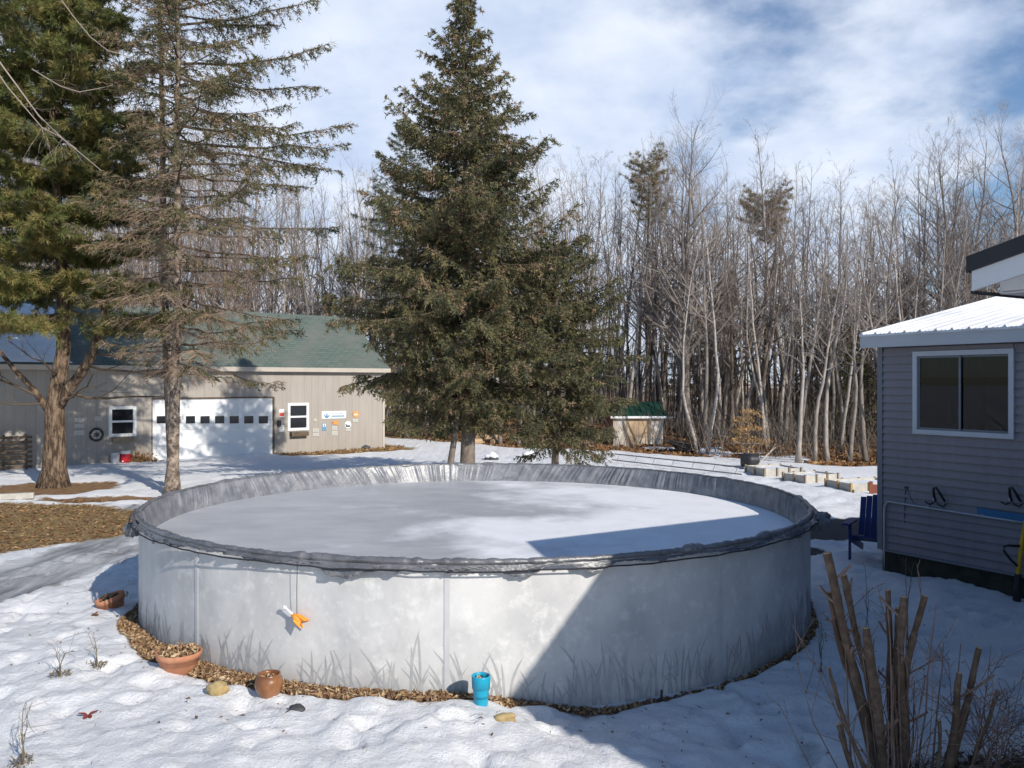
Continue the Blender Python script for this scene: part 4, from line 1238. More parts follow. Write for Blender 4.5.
for (a_, b_, c_, d_, lb) in ((331.8, 337.2, 426.3, 430.2, 'cream licence plate under the arrow shaped sign'), (331.5, 337.4, 431.0, 435.4, 'grey licence plate lowest below the arrow shaped sign'),
                             (312.5, 318.7, 428.6, 432.0, 'pale licence plate right of the window, upper of two'), (312.5, 318.7, 432.8, 436.2, 'pale licence plate right of the window, lower of two'),
                             (74.6, 84, 418.0, 421.6, 'licence plate on the left wall, topmost of three'), (74.6, 84, 424.0, 427.6, 'licence plate on the left wall, middle of three'), (74.0, 84, 430.6, 435.0, 'licence plate on the left wall, lowest of three'),
                             (94.5, 102, 416.5, 420.5, 'white licence plate above the wheel on the left wall')):
    wall_sign('licence_plate', a_, b_, c_, d_, S['plate_pale'], lb, letters(.1, .9, .25, .75, 6, S['sign_grey']), cat='licence plate', group='old licence plates on the garage')
wall_sign('diamond_sign', 312.8, 317.4, 418.3, 421.8, S['plate_pale'], 'little cream diamond sign between window and long sign', [(.35, .65, .4, .6, S['sign_orange'])], 'diamond')
wall_sign('tall_plate', 322, 326, 423.5, 430.5, S['sign_blue'], 'small blue and white upright plate under the long sign', [(.12, .88, .05, .45, S['sign_white']), (.35, .65, .14, .40, S['sign_dark'])])
wall_sign('warning_sign', 279, 284, 409.2, 417.2, S['sign_white'], 'small red and white notice beside the garage door', [(.04, .96, .42, .86, S['sign_red'])])
wall_sign('notice_plate', 279, 283.8, 425, 432, S['sign_white'], 'white notice plate low beside the garage door', [(.15, .85, .2, .3, S['sign_grey']), (.15, .85, .45, .55, S['sign_grey'])])
# wall lamp by the door
p = gpt(278.5, 421, -.08); mb = MB(); mb.box((0, 0, .0), (.12, .14, .05)); mb.lathe([[.03, .02], [.07, -.02], [.075, -.18], [.02, -.2]], k=12)
tag(mb.build('wall_lamp', M['dark_metal'], loc=p, rz=GRZ), 'small dark wall lamp between the red notice and white plate', 'lamp')
# wheel hung on the wall
c = gpt(96, 434.5, -.06); e = empty('old_wheel', c, GRZ, 'old rusty wheel hung on the garage wall', 'wheel')
q = np.linspace(0, 2 * PI, 33)
mb = MB(); mb.tube(np.stack([.20 * np.cos(q), 0 * q, .20 * np.sin(q)], -1), .035, 8); mb.build('rim', M['dark_metal'], e, smooth=True)
mb = MB(); mb.tube(np.stack([.125 * np.cos(q), 0 * q - .01, .125 * np.sin(q)], -1), .022, 8)
for i in range(6): mb.tube([(0, 0, 0), (.19 * math.cos(i * PI / 3), 0, .19 * math.sin(i * PI / 3))], .014, 6)
mb.build('spokes', M['plate_pale'], e, smooth=True)
mb = MB(); mb.tube([(0, -.05, 0), (0, .03, 0)], .05, 12); mb.build('hub', M['dark_metal'], e)
# window boxes
for (x0_, x1_, y0_, y1_, m_, lb) in ((111.5, 133, 436.8, 441.5, 'wood_weathered', 'weathered wooden window box under the left garage window'), (289.5, 306.5, 431.5, 435.8, 'wood_dark', 'dark window box with dead stems under the right garage window')):
    c = gpt((x0_ + x1_) / 2, (y0_ + y1_) / 2, -.12); W = gxl(x1_) - gxl(x0_); Hh = gzl(x0_, y0_) - gzl(x0_, y1_)
    e = empty('window_box', c, GRZ, lb, 'window box')
    mb = MB(); mb.bbox((-W / 2, -.1, -Hh / 2), (W / 2, .1, -Hh / 2 + .02)); mb.bbox((-W / 2, -.1, -Hh / 2 + .02), (W / 2, -.08, Hh / 2)); mb.bbox((-W / 2, .08, -Hh / 2 + .02), (W / 2, .1, Hh / 2))
    mb.bbox((-W / 2, -.08, -Hh / 2 + .02), (-W / 2 + .02, .08, Hh / 2)); mb.bbox((W / 2 - .02, -.08, -Hh / 2 + .02), (W / 2, .08, Hh / 2)); mb.build('box', M[m_], e)
    r_ = np.random.default_rng(5); mb = MB()
    for i in range(22):
        x_ = r_.uniform(-W / 2 + .05, W / 2 - .05); d = r_.normal(0, .05, 3); mb.tube([(x_, 0, -Hh / 2 + .03), (x_ + d[0], d[1] - .03, Hh * .5 + abs(d[2]))], [.007, .003], 4)
    mb.build('dead_stems', M['dry_weed'], e)
# buckets and brush at the wall
p = gpt(112.5, 463, -.35); p[2] = gz(p[0], p[1]); e = empty('bucket', p, 0, 'pale grey plastic bucket under the left garage window', 'bucket')
mb = MB(); mb.lathe([[0, 0], [.125, 0], [.15, .33], [.158, .335], [.158, .36], [.145, .36], [.12, .03], [0, .02]], k=24); mb.build('body', M['bucket_grey'], e, smooth=True)
mb = MB(); q = np.linspace(0, PI, 12); mb.tube(np.stack([.155 * np.cos(q), -.12 * np.sin(q) - .02, .33 - .12 * np.sin(q)], -1), .005, 5); mb.build('handle', M['steel'], e)
p = gpt(123, 463, -.35); p[2] = gz(p[0], p[1]); e = empty('drink_cooler', p, 0, 'red water cooler with white lid against the garage wall', 'cooler')
mb = MB(); mb.lathe([[0, 0], [.155, 0], [.165, .02], [.17, .28], [.16, .29], [0, .29]], k=24); mb.build('body', M['red_plastic'], e, smooth=True)
mb = MB(); mb.lathe([[.0, .291], [.172, .291], [.175, .36], [.15, .385], [0, .39]], k=24); mb.build('lid', M['sign_white'], e, smooth=True)
mb = MB(); mb.box((-.02, -.175, .05), (.04, .04, .04)); mb.build('spout', M['sign_white'], e)
r_ = np.random.default_rng(8); p = gpt(137, 464, -.4); p[2] = gz(p[0], p[1]); mb = MB()
P = r_.normal(0, 1, (420, 3)) * np.array([.26, .16, .10]); P[:, 2] = np.abs(P[:, 2]) + .01
add_cards(mb, P, .16, .05, r_, .8, (0, 1))
e = empty('dead_plant', p, 0, 'heap of withered tan plant stems left of the garage door', 'plant')
mb.build('leaves', [M['leaf_tan'], M['leaf_orange']], e)
mb = MB()
for i in range(30):
    a_ = r_.normal(0, .2, 3); mb.tube([(a_[0], a_[1], 0), (a_[0] * 1.5, a_[1], .3 + abs(a_[2]))], [.006, .003], 3)
mb.build('stems', M['leaf_tan'], e)
e_ = stone(364, 449, (.24, .16, .12), M['stone_dark'], 'grey rock on the dead grass by the garage corner', 21)
# pallet leaning against the garage at far left
p = gp(4, 471); p[2] = gz(p[0], p[1])
e = empty('wooden_pallet', p, GRZ, 'dark slatted wooden pallet standing against the garage', 'pallet')
mb = MB()
for i in range(7): mb.box((0, 0, .08 + i * .155), (1.55, .03, .085))
mb.build('slats', M['wood_dark'], e)
for xx in (-.72, 0, .62):
    mb = MB(); mb.box((xx, .06, .55), (.06, .08, 1.1)); mb.build('stringer', M['wood_dark'], e)
# landscape timber at the lawn's far side
p0, p1 = gp(-30, 503.5), gp(34, 500.5); mb = MB(); d = p1 - p0; L_ = np.hypot(d[0], d[1]); c = (p0 + p1) / 2
mb.box((0, 0, .06), (L_, .16, .13)); tag(mb.build('landscape_timber', M['panel_pale'], loc=(c[0], c[1], gz(c[0], c[1])), rz=math.atan2(d[1], d[0])), 'pale landscape timber edging the brown lawn', 'timber')


# ------------------------------------------------------------------ shed, wheelbarrow, beds, ladder
sp = gp(613.2, 450); SY = sp[1]; mpp = SY / F
sz0 = gz(sp[0], sp[1])
shed = empty('garden_shed', (sp[0], sp[1], 0), rad(2), 'small plywood shed with green metal roof at the edge of the woods', 'shed')
SWd, SHh, SD = 50 * mpp, 33 * mpp, 2.3
z0 = .05
# open frame: front wall, side walls, back wall
mb = MB(); mb.bbox((0, 0, z0), (SWd * .26, .04, z0 + SHh)); mb.bbox((SWd * .74, 0, z0), (SWd, .04, z0 + SHh)); mb.bbox((SWd * .26, 0, z0 + SHh - .05), (SWd * .74, .04, z0 + SHh))
mb.build('front_wall', M['shed_front'], shed)
mb = MB(); mb.bbox((-.0, .04, z0), (.04, SD, z0 + SHh)); mb.bbox((SWd - .04, .04, z0), (SWd, SD, z0 + SHh)); mb.bbox((.04, SD - .04, z0), (SWd - .04, SD, z0 + SHh))
apex = z0 + SHh + 9.5 * mpp + .14
for x_ in (0, SWd - .04): mb.prism([(0, z0 + SHh), (SD, z0 + SHh), (SD / 2, apex - .03)], x_, x_ + .04, axis=0)
mb.build('side_wall', M['shed_wall'], shed)
mid = SWd * .5
for a_, b_, s in ((SWd * .26 + .01, mid - .006, 1), (mid + .006, SWd * .74 - .01, -1)):
    mb = MB(); mb.bbox((a_, -.012, z0 + .03), (b_, .03, z0 + SHh - .06)); d_ = mb.build('door', M['shed_door'], shed)
    w = b_ - a_; h = SHh - .12; an = math.atan2(h, w); mb = MB()
    mb.box(((a_ + b_) / 2, -.026, z0 + .05 + h / 2), (math.hypot(w, h) * .95, .02, .05), ry=s * an)
    mb.build('brace', M['wood_weathered'], d_)
mb = MB(); 
for a_ in (0, 1):
    f = (lambda y: SD - y) if a_ else (lambda y: y)
    P = []
    for x_ in (-.14, SWd + .14): P += [(x_, f(-.16), z0 + SHh - .01), (x_, f(SD / 2), apex), (x_, f(SD / 2), apex - .03), (x_, f(-.16), z0 + SHh - .045)]
    mb.add(P, [[0, 4, 5, 1], [1, 5, 6, 2], [2, 6, 7, 3], [3, 7, 4, 0], [0, 1, 2, 3], [7, 6, 5, 4]])
    x_ = -.12
    while x_ < SWd + .12:
        P = []
        for xx in (x_, x_ + .03): P += [(xx, f(-.165), z0 + SHh - .008), (xx, f(SD / 2), apex + .004), (xx, f(SD / 2), apex + .03), (xx, f(-.165), z0 + SHh + .018)]
        mb.add(P, [[0, 4, 5, 1], [1, 5, 6, 2], [2, 6, 7, 3], [3, 7, 4, 0], [0, 1, 2, 3], [7, 6, 5, 4]]); x_ += .22
mb.build('roof', M['shed_roof'], shed)
mb = MB(); mb.bbox((-.13, -.185, z0 + SHh - .10), (SWd + .13, -.167, z0 + SHh - .012)); mb.build('fascia', M['white_paint'], shed)
mb = MB(); mb.add([(SWd * .34, -.02, .10), (SWd * .80, -.02, .10), (SWd * .92, -.85, .0), (SWd * .46, -.85, .0), (SWd * .34, -.02, .05), (SWd * .80, -.02, .05), (SWd * .92, -.85, -.05), (SWd * .46, -.85, -.05)],
                  [[3, 2, 1, 0], [4, 5, 6, 7], [0, 1, 5, 4], [1, 2, 6, 5], [2, 3, 7, 6], [3, 0, 4, 7]]); mb.build('ramp', M['wood_weathered'], shed)

p = gp(683, 454); p[2] = gz(p[0], p[1])
e = empty('wheelbarrow', p, rad(8), 'black wheelbarrow parked right of the shed', 'wheelbarrow')
mb = MB(); mb.add([(-.45, -.3, .48), (.32, -.3, .34), (.32, .3, .34), (-.45, .3, .48), (-.25, -.18, .16), (.16, -.18, .12), (.16, .18, .12), (-.25, .18, .16)],
                  [[4, 5, 6, 7], [0, 1, 5, 4], [1, 2, 6, 5], [2, 3, 7, 6], [3, 0, 4, 7]])
mb.tube([(-.45, -.3, .48), (.32, -.3, .34), (.32, .3, .34), (-.45, .3, .48), (-.45, -.3, .48)], .018, 6); mb.build('tray', M['black_plastic'], e)
for s in (-1, 1):
    mb = MB(); mb.tube([(.5, s * .08, .17), (0, s * .24, .22), (-.85, s * .29, .55)], .02, 6); mb.build('handle', M['black_plastic'], e)
    mb = MB(); mb.tube([(-.2, s * .23, .26), (-.3, s * .25, .0), (-.16, s * .24, .0)], .016, 6); mb.build('leg', M['dark_metal'], e)
mb = MB(); q = np.linspace(0, 2 * PI, 25); mb.tube(np.stack([.5 + .15 * np.cos(q), 0 * q, .17 + .15 * np.sin(q)], -1), .045, 8); mb.tube([(.5, -.06, .17), (.5, .06, .17)], .05, 10); mb.build('wheel', M['black_plastic'], e, smooth=True)

p = gp(749.5, 469); p[2] = gz(p[0], p[1])
e = empty('compost_drum', p, rad(-10), 'black drum lying behind the first raised bed', 'drum')
mb = MB(); mb.lathe([[0, -.27], [.19, -.27], [.21, -.25], [.215, -.1], [.225, -.09], [.225, .09], [.215, .1], [.21, .25], [.19, .27], [0, .27]], c=(0, 0, .25), k=24, R=[[0, 0, 1], [1, 0, 0], [0, 1, 0]]); mb.build('body', M['black_plastic'], e, smooth=True)
mb = MB(); mb.tube([(.275, 0, .25), (.31, 0, .25)], .07, 14); mb.build('cap', M['dark_metal'], e)
for s in (-1, 1):
    mb = MB(); mb.box((s * .18, 0, .03), (.06, .4, .06)); mb.build('foot', M['wood_dark'], e)
a0, a1 = at(757, 466, 27.0), at(776, 447, 29); mb = MB(); mb.tube([(0, 0, 0), (a1 - a0) * .5 + np.array([0, 0, .04]), a1 - a0], [.03, .025, .012], 6)
mb.tube([(a1 - a0) * .6, (a1 - a0) * .6 + np.array([.3, .2, .35])], [.012, .005], 4)
tag(mb.build('fallen_branch', M['bark_birch'], loc=a0), 'fallen grey branch leaning up beside the black drum', 'branch')

BEDV = np.array([.93, -.37])
beds = [((765, 479.5), (746, 475.4), 'raised garden bed of pale panels nearest the black drum', 1.15, .24),
        ((805.4, 485.6), (783.4, 482.4), 'middle raised garden bed of pale panels between two others', 1.2, .23),
        ((851.5, 494.4), (826, 489.3), 'raised garden bed with golden wood edging nearest the house', 1.5, .235)]
for i, (a_, b_, lb, wid, hgt) in enumerate(beds):
    A_, B_ = gp(*a_), gp(*b_)
    d = B_ - A_; L_ = np.hypot(d[0], d[1]); an = math.atan2(d[1], d[0])
    e = empty('raised_bed', (A_[0], A_[1], gz(A_[0], A_[1]) - .02), an, lb, 'raised bed', 'raised garden beds')
    # local x runs back along the left face, local -y to the right side
    R_ = wid
    for nm, x0_, x1_, y0_, y1_ in (('front', 0, L_, -.02, 0), ('back', 0, L_, -R_, -R_ + .02)):
        mb = MB(); mb.bbox((x0_, y0_, 0), (x1_, y1_, hgt)); mb.build('panel', M['panel_pale'], e)
    for x0_ in (0, L_ - .02):
        mb = MB(); mb.bbox((x0_, -R_ + .02, 0), (x0_ + .02, -.02, hgt)); mb.build('panel', M['panel_pale'], e)
    pts = [(x_, .012) for x_ in (0.0, L_ / 2, L_)] + [(-.012, y_) for y_ in np.linspace(-R_, -R_ / 3, 3)] + [(L_ + .012, y_) for y_ in np.linspace(-R_, -R_ / 3, 3)] + [(L_ / 2, -R_ - .012)]
    for (x_, y_) in pts:
        mb = MB(); mb.box((x_, y_, hgt / 2 + .012), (.05, .05, hgt + .03)); mb.build('post', M['wood_weathered'] if i != 2 else mat('golden_wood', (.40, .25, .10), .8) if 'golden_wood' not in bpy.data.materials else bpy.data.materials['golden_wood'], e)
    mb = MB(); gx_, gy_ = np.meshgrid(np.linspace(.022, L_ - .022, 14), np.linspace(-R_ + .022, -.022, 14), indexing='ij')
    mb.grid(np.stack([gx_, gy_, hgt - .07 + .05 * fbm(gx_ * 3 + i, gy_ * 3, 3, 4)], -1)); mb.build('snow_fill', M['roof_snow'], e, smooth=True)
p = gp(871, 496.5); mb = MB(); mb.box((0, 0, .14), (.07, .07, .32)); mb.box((.22, 0, .12), (.4, .03, .22))
tag(mb.build('edging_post', mat('red_wood', (.24, .08, .05), .8, (.18, .06, .04), 8), loc=(p[0], p[1], gz(p[0], p[1])), rz=-.2), 'short reddish post and board in front of the golden bed', 'post')

# ladder lying propped in the snow behind the pool
l0, l1 = gp(612, 464), gp(742, 479.5)
l0[2] = gz(l0[0], l0[1]); l1[2] = gz(l1[0], l1[1]); d = l1 - l0; L_ = np.linalg.norm(d)
e = empty('ladder', l0, math.atan2(d[1], d[0]), 'long grey ladder lying on edge in the snow behind the pool', 'ladder')
for zz, yy in ((.05, 0), (.24, .12)):
    mb = MB(); mb.box((L_ / 2, yy, zz + .05), (L_, .025, .035)); mb.build('rail', M['ladder'], e)
for i in range(7):
    x_ = .25 + i * (L_ - .5) / 6
    mb = MB(); mb.tube([(x_, 0, .10), (x_, .12, .29)], .010, 6); mb.build('rung', M['ladder'], e)

# small snow topped things behind the pool beside the spruce
for (px, py, s, lb) in ((492, 462, (.30, .22, .13), 'snow capped rock near the spruce trunk'), (528, 460, (.24, .2, .12), 'snow capped rock under the drooping spruce branches')):
    p = gp(px, py); e = empty('rock', (p[0], p[1], gz(p[0], p[1])), 0, lb, 'rock')
    for nm, m_, sc, dz in (('body', M['stone_dark'], 1, 0), ('snow_cap', M['roof_snow'], .92, .10)):
        u = np.linspace(0, PI, 10)[:, None]; v = np.linspace(0, 2 * PI, 17)[None, :]
        rr = 1 + .9 * (vnoise(np.sin(u) * np.cos(v) * 2.4 + px, np.sin(u) * np.sin(v) * 2, 3) - .5); rr[:, -1] = rr[:, 0]
        mb = MB(); mb.grid(np.stack([rr * np.sin(u) * np.cos(v) * s[0] * sc, rr * np.sin(u) * np.sin(v) * s[1] * sc, rr * np.cos(u) * np.ones_like(v) * s[2] * sc + s[2] * .4 + dz], -1)); mb.build(nm, m_, e, smooth=True)
# split logs by the bank
r_ = np.random.default_rng(4)
for i, (px, py) in enumerate(((478, 441), (486, 443), (497, 442), (482, 438), (491, 438.5))):
    p = gp(px, py + 9); p = at(px, py, 37.0 + (i % 2) * .3); p[2] = gz(p[0], p[1]) + .12 + (.22 if i > 2 else 0)
    mb = MB(); an = r_.normal(0, .15); mb.tube([(-.28, 0, 0), (.28, .05, 0)], .13, 9)
    tag(mb.build('firewood_log', M['cut_wood'], loc=p, rz=an + (0 if i % 2 else .5)), 'pale split log in the small heap behind the spruce', 'log', 'split logs heaped behind the spruce')



# ------------------------------------------------------------------ trees
def unit(v): return v / (np.linalg.norm(v, axis=-1, keepdims=True) + 1e-12)


class Batch:
    """many thin tubes of the same number of points, built at once"""
    def __init__(self): self.d = {}
    def add(self, pts, r0, r1, k=3, m=0):
        self.d.setdefault((len(pts), k, m), []).append((pts, r0, r1))
    def flush(self, mb):
        for (n, k, m), L in self.d.items():
            P = np.array([q[0] for q in L]); B = len(P)
            r = np.array([q[1] for q in L])[:, None] + (np.array([q[2] for q in L]) - np.array([q[1] for q in L]))[:, None] * np.linspace(0, 1, n)[None]
            t = np.empty_like(P); t[:, 1:-1] = P[:, 2:] - P[:, :-2]; t[:, 0] = P[:, 1] - P[:, 0]; t[:, -1] = P[:, -1] - P[:, -2]
            t = unit(t); ref = np.where(np.abs(t[:, :, 2:3]) < .9, np.array([0, 0, 1.0]), np.array([1.0, 0, 0]))
            a_ = unit(np.cross(t, ref)); b_ = np.cross(t, a_)
            an = np.arange(k) * 2 * PI / k
            v = P[:, :, None, :] + r[:, :, None, None] * (np.cos(an)[None, None, :, None] * a_[:, :, None, :] + np.sin(an)[None, None, :, None] * b_[:, :, None, :])
            i = np.arange(n - 1)[:, None] * k; j = np.arange(k)[None, :]; j2 = (j + 1) % k
            f = np.stack([i + j, i + j2, i + k + j2, i + k + j], -1).reshape(-1, 4)
            f = (np.arange(B)[:, None, None] * n * k + f[None]).reshape(-1, 4)
            mb.add(v.reshape(-1, 3), f, m)


def grow(bt, rng, p, d, L, r, lvl, mx, nch, up, wob=.16, m=0, kk=None):
    n = 6 if lvl == 1 else 4
    pts = [p]; d = unit(d)
    for i in range(n - 1):
        d = d + rng.normal(0, wob, 3); d[2] += up; d = unit(d); pts.append(pts[-1] + d * L / (n - 1))
    pts = np.array(pts)
    bt.add(pts, r, max(r * .3, .0022), (5 if lvl == 1 else 3), m)
    if lvl < mx:
        for c in range(int(nch[lvl - 1] * rng.uniform(.7, 1.2) + .5)):
            t = rng.uniform(.22, 1.0); q = t * (n - 1); i = min(int(q), n - 2)
            b0 = pts[i] + (pts[i + 1] - pts[i]) * (q - i); dd = unit(pts[i + 1] - pts[i])
            s = unit(np.cross(dd, rng.normal(0, 1, 3))); an = rng.uniform(.45, .95)
            grow(bt, rng, b0, dd * math.cos(an) + s * math.sin(an), L * rng.uniform(.32, .6) * (1.15 - t * .55), max(r * (1 - .65 * t) * .5, .003), lvl + 1, mx, nch, up, wob, m)


def bare_tree(seed, H, r0, spread, first=.35, nmain=18, nch=(6, 6), up=.10, mx=3, fork=0, lean=0., wob=.012):
    rng = np.random.default_rng(seed)
    tr = MB(); bt = Batch(); stems = []
    def stem(p, d, L, r, n=14):
        pts = [np.array(p, float)]; d = unit(np.array(d, float))
        for i in range(n - 1):
            d = unit(d + np.array([*rng.normal(0, wob * 2.6, 2), .02])); pts.append(pts[-1] + d * L / (n - 1))
        pts = np.array(pts); q = np.linspace(0, 1, n)
        rad_ = r * (1 - q) ** 1.1 * .92 + .007 + r * .45 * np.exp(-q * L / .35)
        if p[2] > .2: rad_ = r * (1 - q) ** 1.1 + .007
        tr.tube(pts, rad_, 8); stems.append((pts, r, L, p[2]))
    stem((0, 0, -.15), (lean, 0, 1), H, r0)
    for f_ in range(fork):
        pts = stems[0][0]; i = 2 + f_; az = rng.uniform(0, 2 * PI)
        stem(pts[i], (math.cos(az) * .24, math.sin(az) * .24, 1), H * rng.uniform(.68, .84), r0 * .65)
    for pts, r, L, z0 in stems:
        nm = nmain if z0 < .2 else int(nmain * .7)
        for b in range(nm):
            t = first + (1 - first) * (b + rng.random()) / nm if z0 < .2 else .12 + .88 * (b + rng.random()) / nm
            t = min(t, .985); q = t * (len(pts) - 1); i = min(int(q), len(pts) - 2); p = pts[i] + (pts[i + 1] - pts[i]) * (q - i)
            az = b * 2.4 + rng.normal(0, .5); el = rng.uniform(.55, 1.05)
            grow(bt, rng, p, np.array([math.cos(az) * math.cos(el), math.sin(az) * math.cos(el), math.sin(el)]), spread * rng.uniform(.6, 1.15) * (1.25 - .95 * t), max(.008, r * (1 - t) * .5 + .006), 1, mx, nch, up)
        # leader twigs
        for k in range(6): grow(bt, rng, pts[-2 - k % 3], np.array([*rng.normal(0, .35, 2), 1.]), spread * .45, .009, 2, mx, nch, up)
    cr = MB(); bt.flush(cr)
    return tr, cr


def needle_tris(mb, base, d, L, w, rng, mi):
    """triangles from base along d, material per needle"""
    n = len(base); L = np.broadcast_to(L, (n,)); s = unit(np.cross(d, rng.normal(0, 1, (n, 3)))) * (w / 2)
    v = np.stack([base + s, base - s, base + d * L[:, None]], 1)
    for q in np.unique(mi):
        k = mi == q; mb.add(v[k].reshape(-1, 3), np.arange(3 * k.sum()).reshape(-1, 3), int(q))


def conifer(seed, H, r0, Rf, z_first, nb, droop, upt, twig_sp=.10, twig_len=.55, nl=.07, nw=.014, nden=34, hang=.55,
            live=None, mix=(.62, .28, .10), lean=(0, 0), trunk_k=10, tuft=0, whorl=0, sub=3, trunk_pts=None, jitter=1.0, topn=True, azf=None, dvar=.3):
    """spruce or pine: trunk, limbs with twigs, needles as small blades. Rf(z) = crown radius"""
    rng = np.random.default_rng(seed)
    n = 18; q = np.linspace(0, 1, n)
    if trunk_pts is None:
        tp = np.stack([lean[0] * q + .05 * np.sin(q * 7 + seed), lean[1] * q + .05 * np.cos(q * 6), -.2 + (H + .2) * q], -1)
    else:
        tp = np.array(trunk_pts, float); n = len(tp); q = np.linspace(0, 1, n)
    rr = r0 * (1 - q) ** .85 + .012 + r0 * .55 * np.exp(-q * H / .45)
    tr = MB(); tr.tube(tp, rr, trunk_k)
    def trunk_at(z): return np.array([np.interp(z, tp[:, 2], tp[:, 0]), np.interp(z, tp[:, 2], tp[:, 1]), z])
    lb = Batch(); nd = MB()
    segs = []     # twig segments (p0, p1, material)
    for b in range(nb):
        t = (b + rng.random()) / nb
        z = z_first + (H - z_first) * t ** .92
        if whorl: z = z_first + round((z - z_first) / whorl) * whorl + rng.normal(0, .08)
        z = min(z, H - .05)
        R = Rf(z)
        if R <= .05: continue
        L = R * (rng.uniform(.70, 1.14) if rng.random() < .72 else rng.uniform(.38, .75))
        az = b * 2.39996 + rng.normal(0, .35) * jitter
        if azf: L *= azf(az)
        th = z / H; dr = droop * (1 - th) ** 1.2 - .45 * th ** 2.5; dr *= rng.uniform(1 - dvar, 1 + dvar)
        s = np.linspace(0, 1, 9)
        h = np.array([math.cos(az), math.sin(az), 0]); si = np.array([-math.sin(az), math.cos(az), 0])
        pts = trunk_at(z) + h * (L * s)[:, None] + si * (L * .06 * rng.normal() * np.sin(s * 3))[:, None]
        pts[:, 2] += -dr * L * s + upt * L * s ** 3 * (.2 + 1.0 * rng.random())
        pts[1:] += np.cumsum(rng.normal(0, .012 * L, (8, 3)), 0)
        lr = .007 + .0085 * L
        lb.add(pts, lr, .004, 5)
        lv = 1.0 if live is None else live(z, rng, az)
        ns = max(4, int(L / twig_sp))
        for j in range(ns):
            u = .12 + .88 * (j + rng.random()) / ns
            k_ = u * 8; i = min(int(k_), 7); p = pts[i] + (pts[i + 1] - pts[i]) * (k_ - i)
            fw = unit(pts[i + 1] - pts[i])
            tl = twig_len * min(1.2, .35 + L / 3) * (1.05 - .65 * u) * rng.uniform(.5, 1.2)
            for sg in (-1, 1):
                if rng.random() < .12: continue
                d = unit(si * sg * rng.uniform(.5, 1) + fw * rng.uniform(.3, .9) + np.array([0, 0, -hang * rng.uniform(.1, 1.5) * (1 - .6 * th)]))
                d2 = unit(d + np.array([0, 0, -hang * .5]))
                p1 = p + d * tl * .5; p2 = p1 + d2 * tl * .5
                on = rng.random() < (lv if np.isscalar(lv) else lv(u))
                mi = rng.choice(3, p=mix) if on else -1
                lb.add(np.array([p, p1, p2]), .005, .002, 3, 1 if not on else 0)
                segs.append((p, p1, mi)); segs.append((p1, p2, mi))
                for e_ in range(sub):
                    b0 = p + (p2 - p) * rng.uniform(.2, .95); dd = unit(d2 + rng.normal(0, .55, 3)); b1 = b0 + dd * tl * rng.uniform(.2, .5)
                    if not on: lb.add(np.array([b0, (b0 + b1) / 2 + rng.normal(0, .01, 3), b1]), .0035, .0015, 3, 1)
                    segs.append((b0, b1, mi))
        if (lv if np.isscalar(lv) else lv(1)) > rng.random():
            segs.append((pts[-3], pts[-1], rng.choice(3, p=mix)))
    if topn:
        for k in range(10):
            a_ = trunk_at(H - .12 * k); segs.append((a_, a_ + unit(np.array([*rng.normal(0, .6, 2), .9])) * .28, 0))
    segs = [s_ for s_ in segs if s_[2] >= 0]
    if segs:
        P0 = np.array([s_[0] for s_ in segs]); P1 = np.array([s_[1] for s_ in segs]); mi = np.array([s_[2] for s_ in segs])
        ln = np.linalg.norm(P1 - P0, axis=1)
        if tuft:      # long needles in brushes at the twig ends
            cnt = np.full(len(ln), tuft); id_ = np.repeat(np.arange(len(ln)), cnt)
            u = 1 - np.abs(rng.normal(0, .35, len(id_)))
        else:
            cnt = np.maximum(3, (ln * nden).astype(int)); id_ = np.repeat(np.arange(len(ln)), cnt)
            u = rng.random(len(id_))
        ax = unit(P1 - P0)[id_]; b0 = P0[id_] + (P1 - P0)[id_] * u[:, None]
        side = unit(np.cross(ax, rng.normal(0, 1, (len(id_), 3))))
        d = unit(ax * rng.uniform(.35, 1.1, (len(id_), 1)) + side * .8 + np.array([0, 0, -.08 if not tuft else .1]))
        needle_tris(nd, b0, d, nl * rng.uniform(.7, 1.25, len(id_)), nw, rng, mi[id_])
    lm = MB(); lb.flush(lm)
    return tr, lm, nd


def place_conifer(name, x, y, parts, mats, label, group=None, z=None):
    tr, lm, nd = parts
    e = empty(name, (x, y, gz(x, y) if z is None else z), 0, label, 'tree', group)
    tr.build('trunk', mats[0], e, smooth=True)
    cr = lm.build('limbs', [mats[1], M['dead_twig']], e)
    if nd.n: nd.build('crown', mats[2:], e)
    return e


SPR = [M['bark_spruce'], M['limb'], M['needle_dark'], M['needle_olive'], M['needle_brown']]
# the big spruce
SK = 19.6 / 27
prof_z = [1.7, 2.6, 3.3, 4.2, 5.2, 5.9, 7.0, 8.4, 9.25, 10.3, 11.2, 11.8]
prof_r = [1.3, 1.95, 2.65, 3.2, 3.3, 2.8, 2.3, 1.8, 1.25, .75, .38, .1]
place_conifer('spruce_tree', -1.0, 19.6, conifer(5, prof_z[-1], .175, lambda z: float(np.interp(z, prof_z, prof_r)), 1.7, 262, .44, .28, twig_sp=.085, twig_len=.60,
              nl=.085, nw=.025, nden=42, hang=.85, mix=(.42, .43, .15), lean=(-.1, 0), sub=4, dvar=.6), SPR, 'tall dense dark green spruce with drooping branches behind the pool')
# its leaning companion stem
place_conifer('spruce_tree', -1.49, 19.2, conifer(17, 5.2, .075, lambda z: 1.3 * max(0, 1 - z / 6), 2.6, 26, .45, .1, twig_sp=.14, twig_len=.5, nl=.07, nw=.018, nden=26, hang=.7, mix=(.3, .4, .3), lean=(.5, .3), sub=2),
              SPR, 'thin dark leaning spruce stem just left of the big trunk')
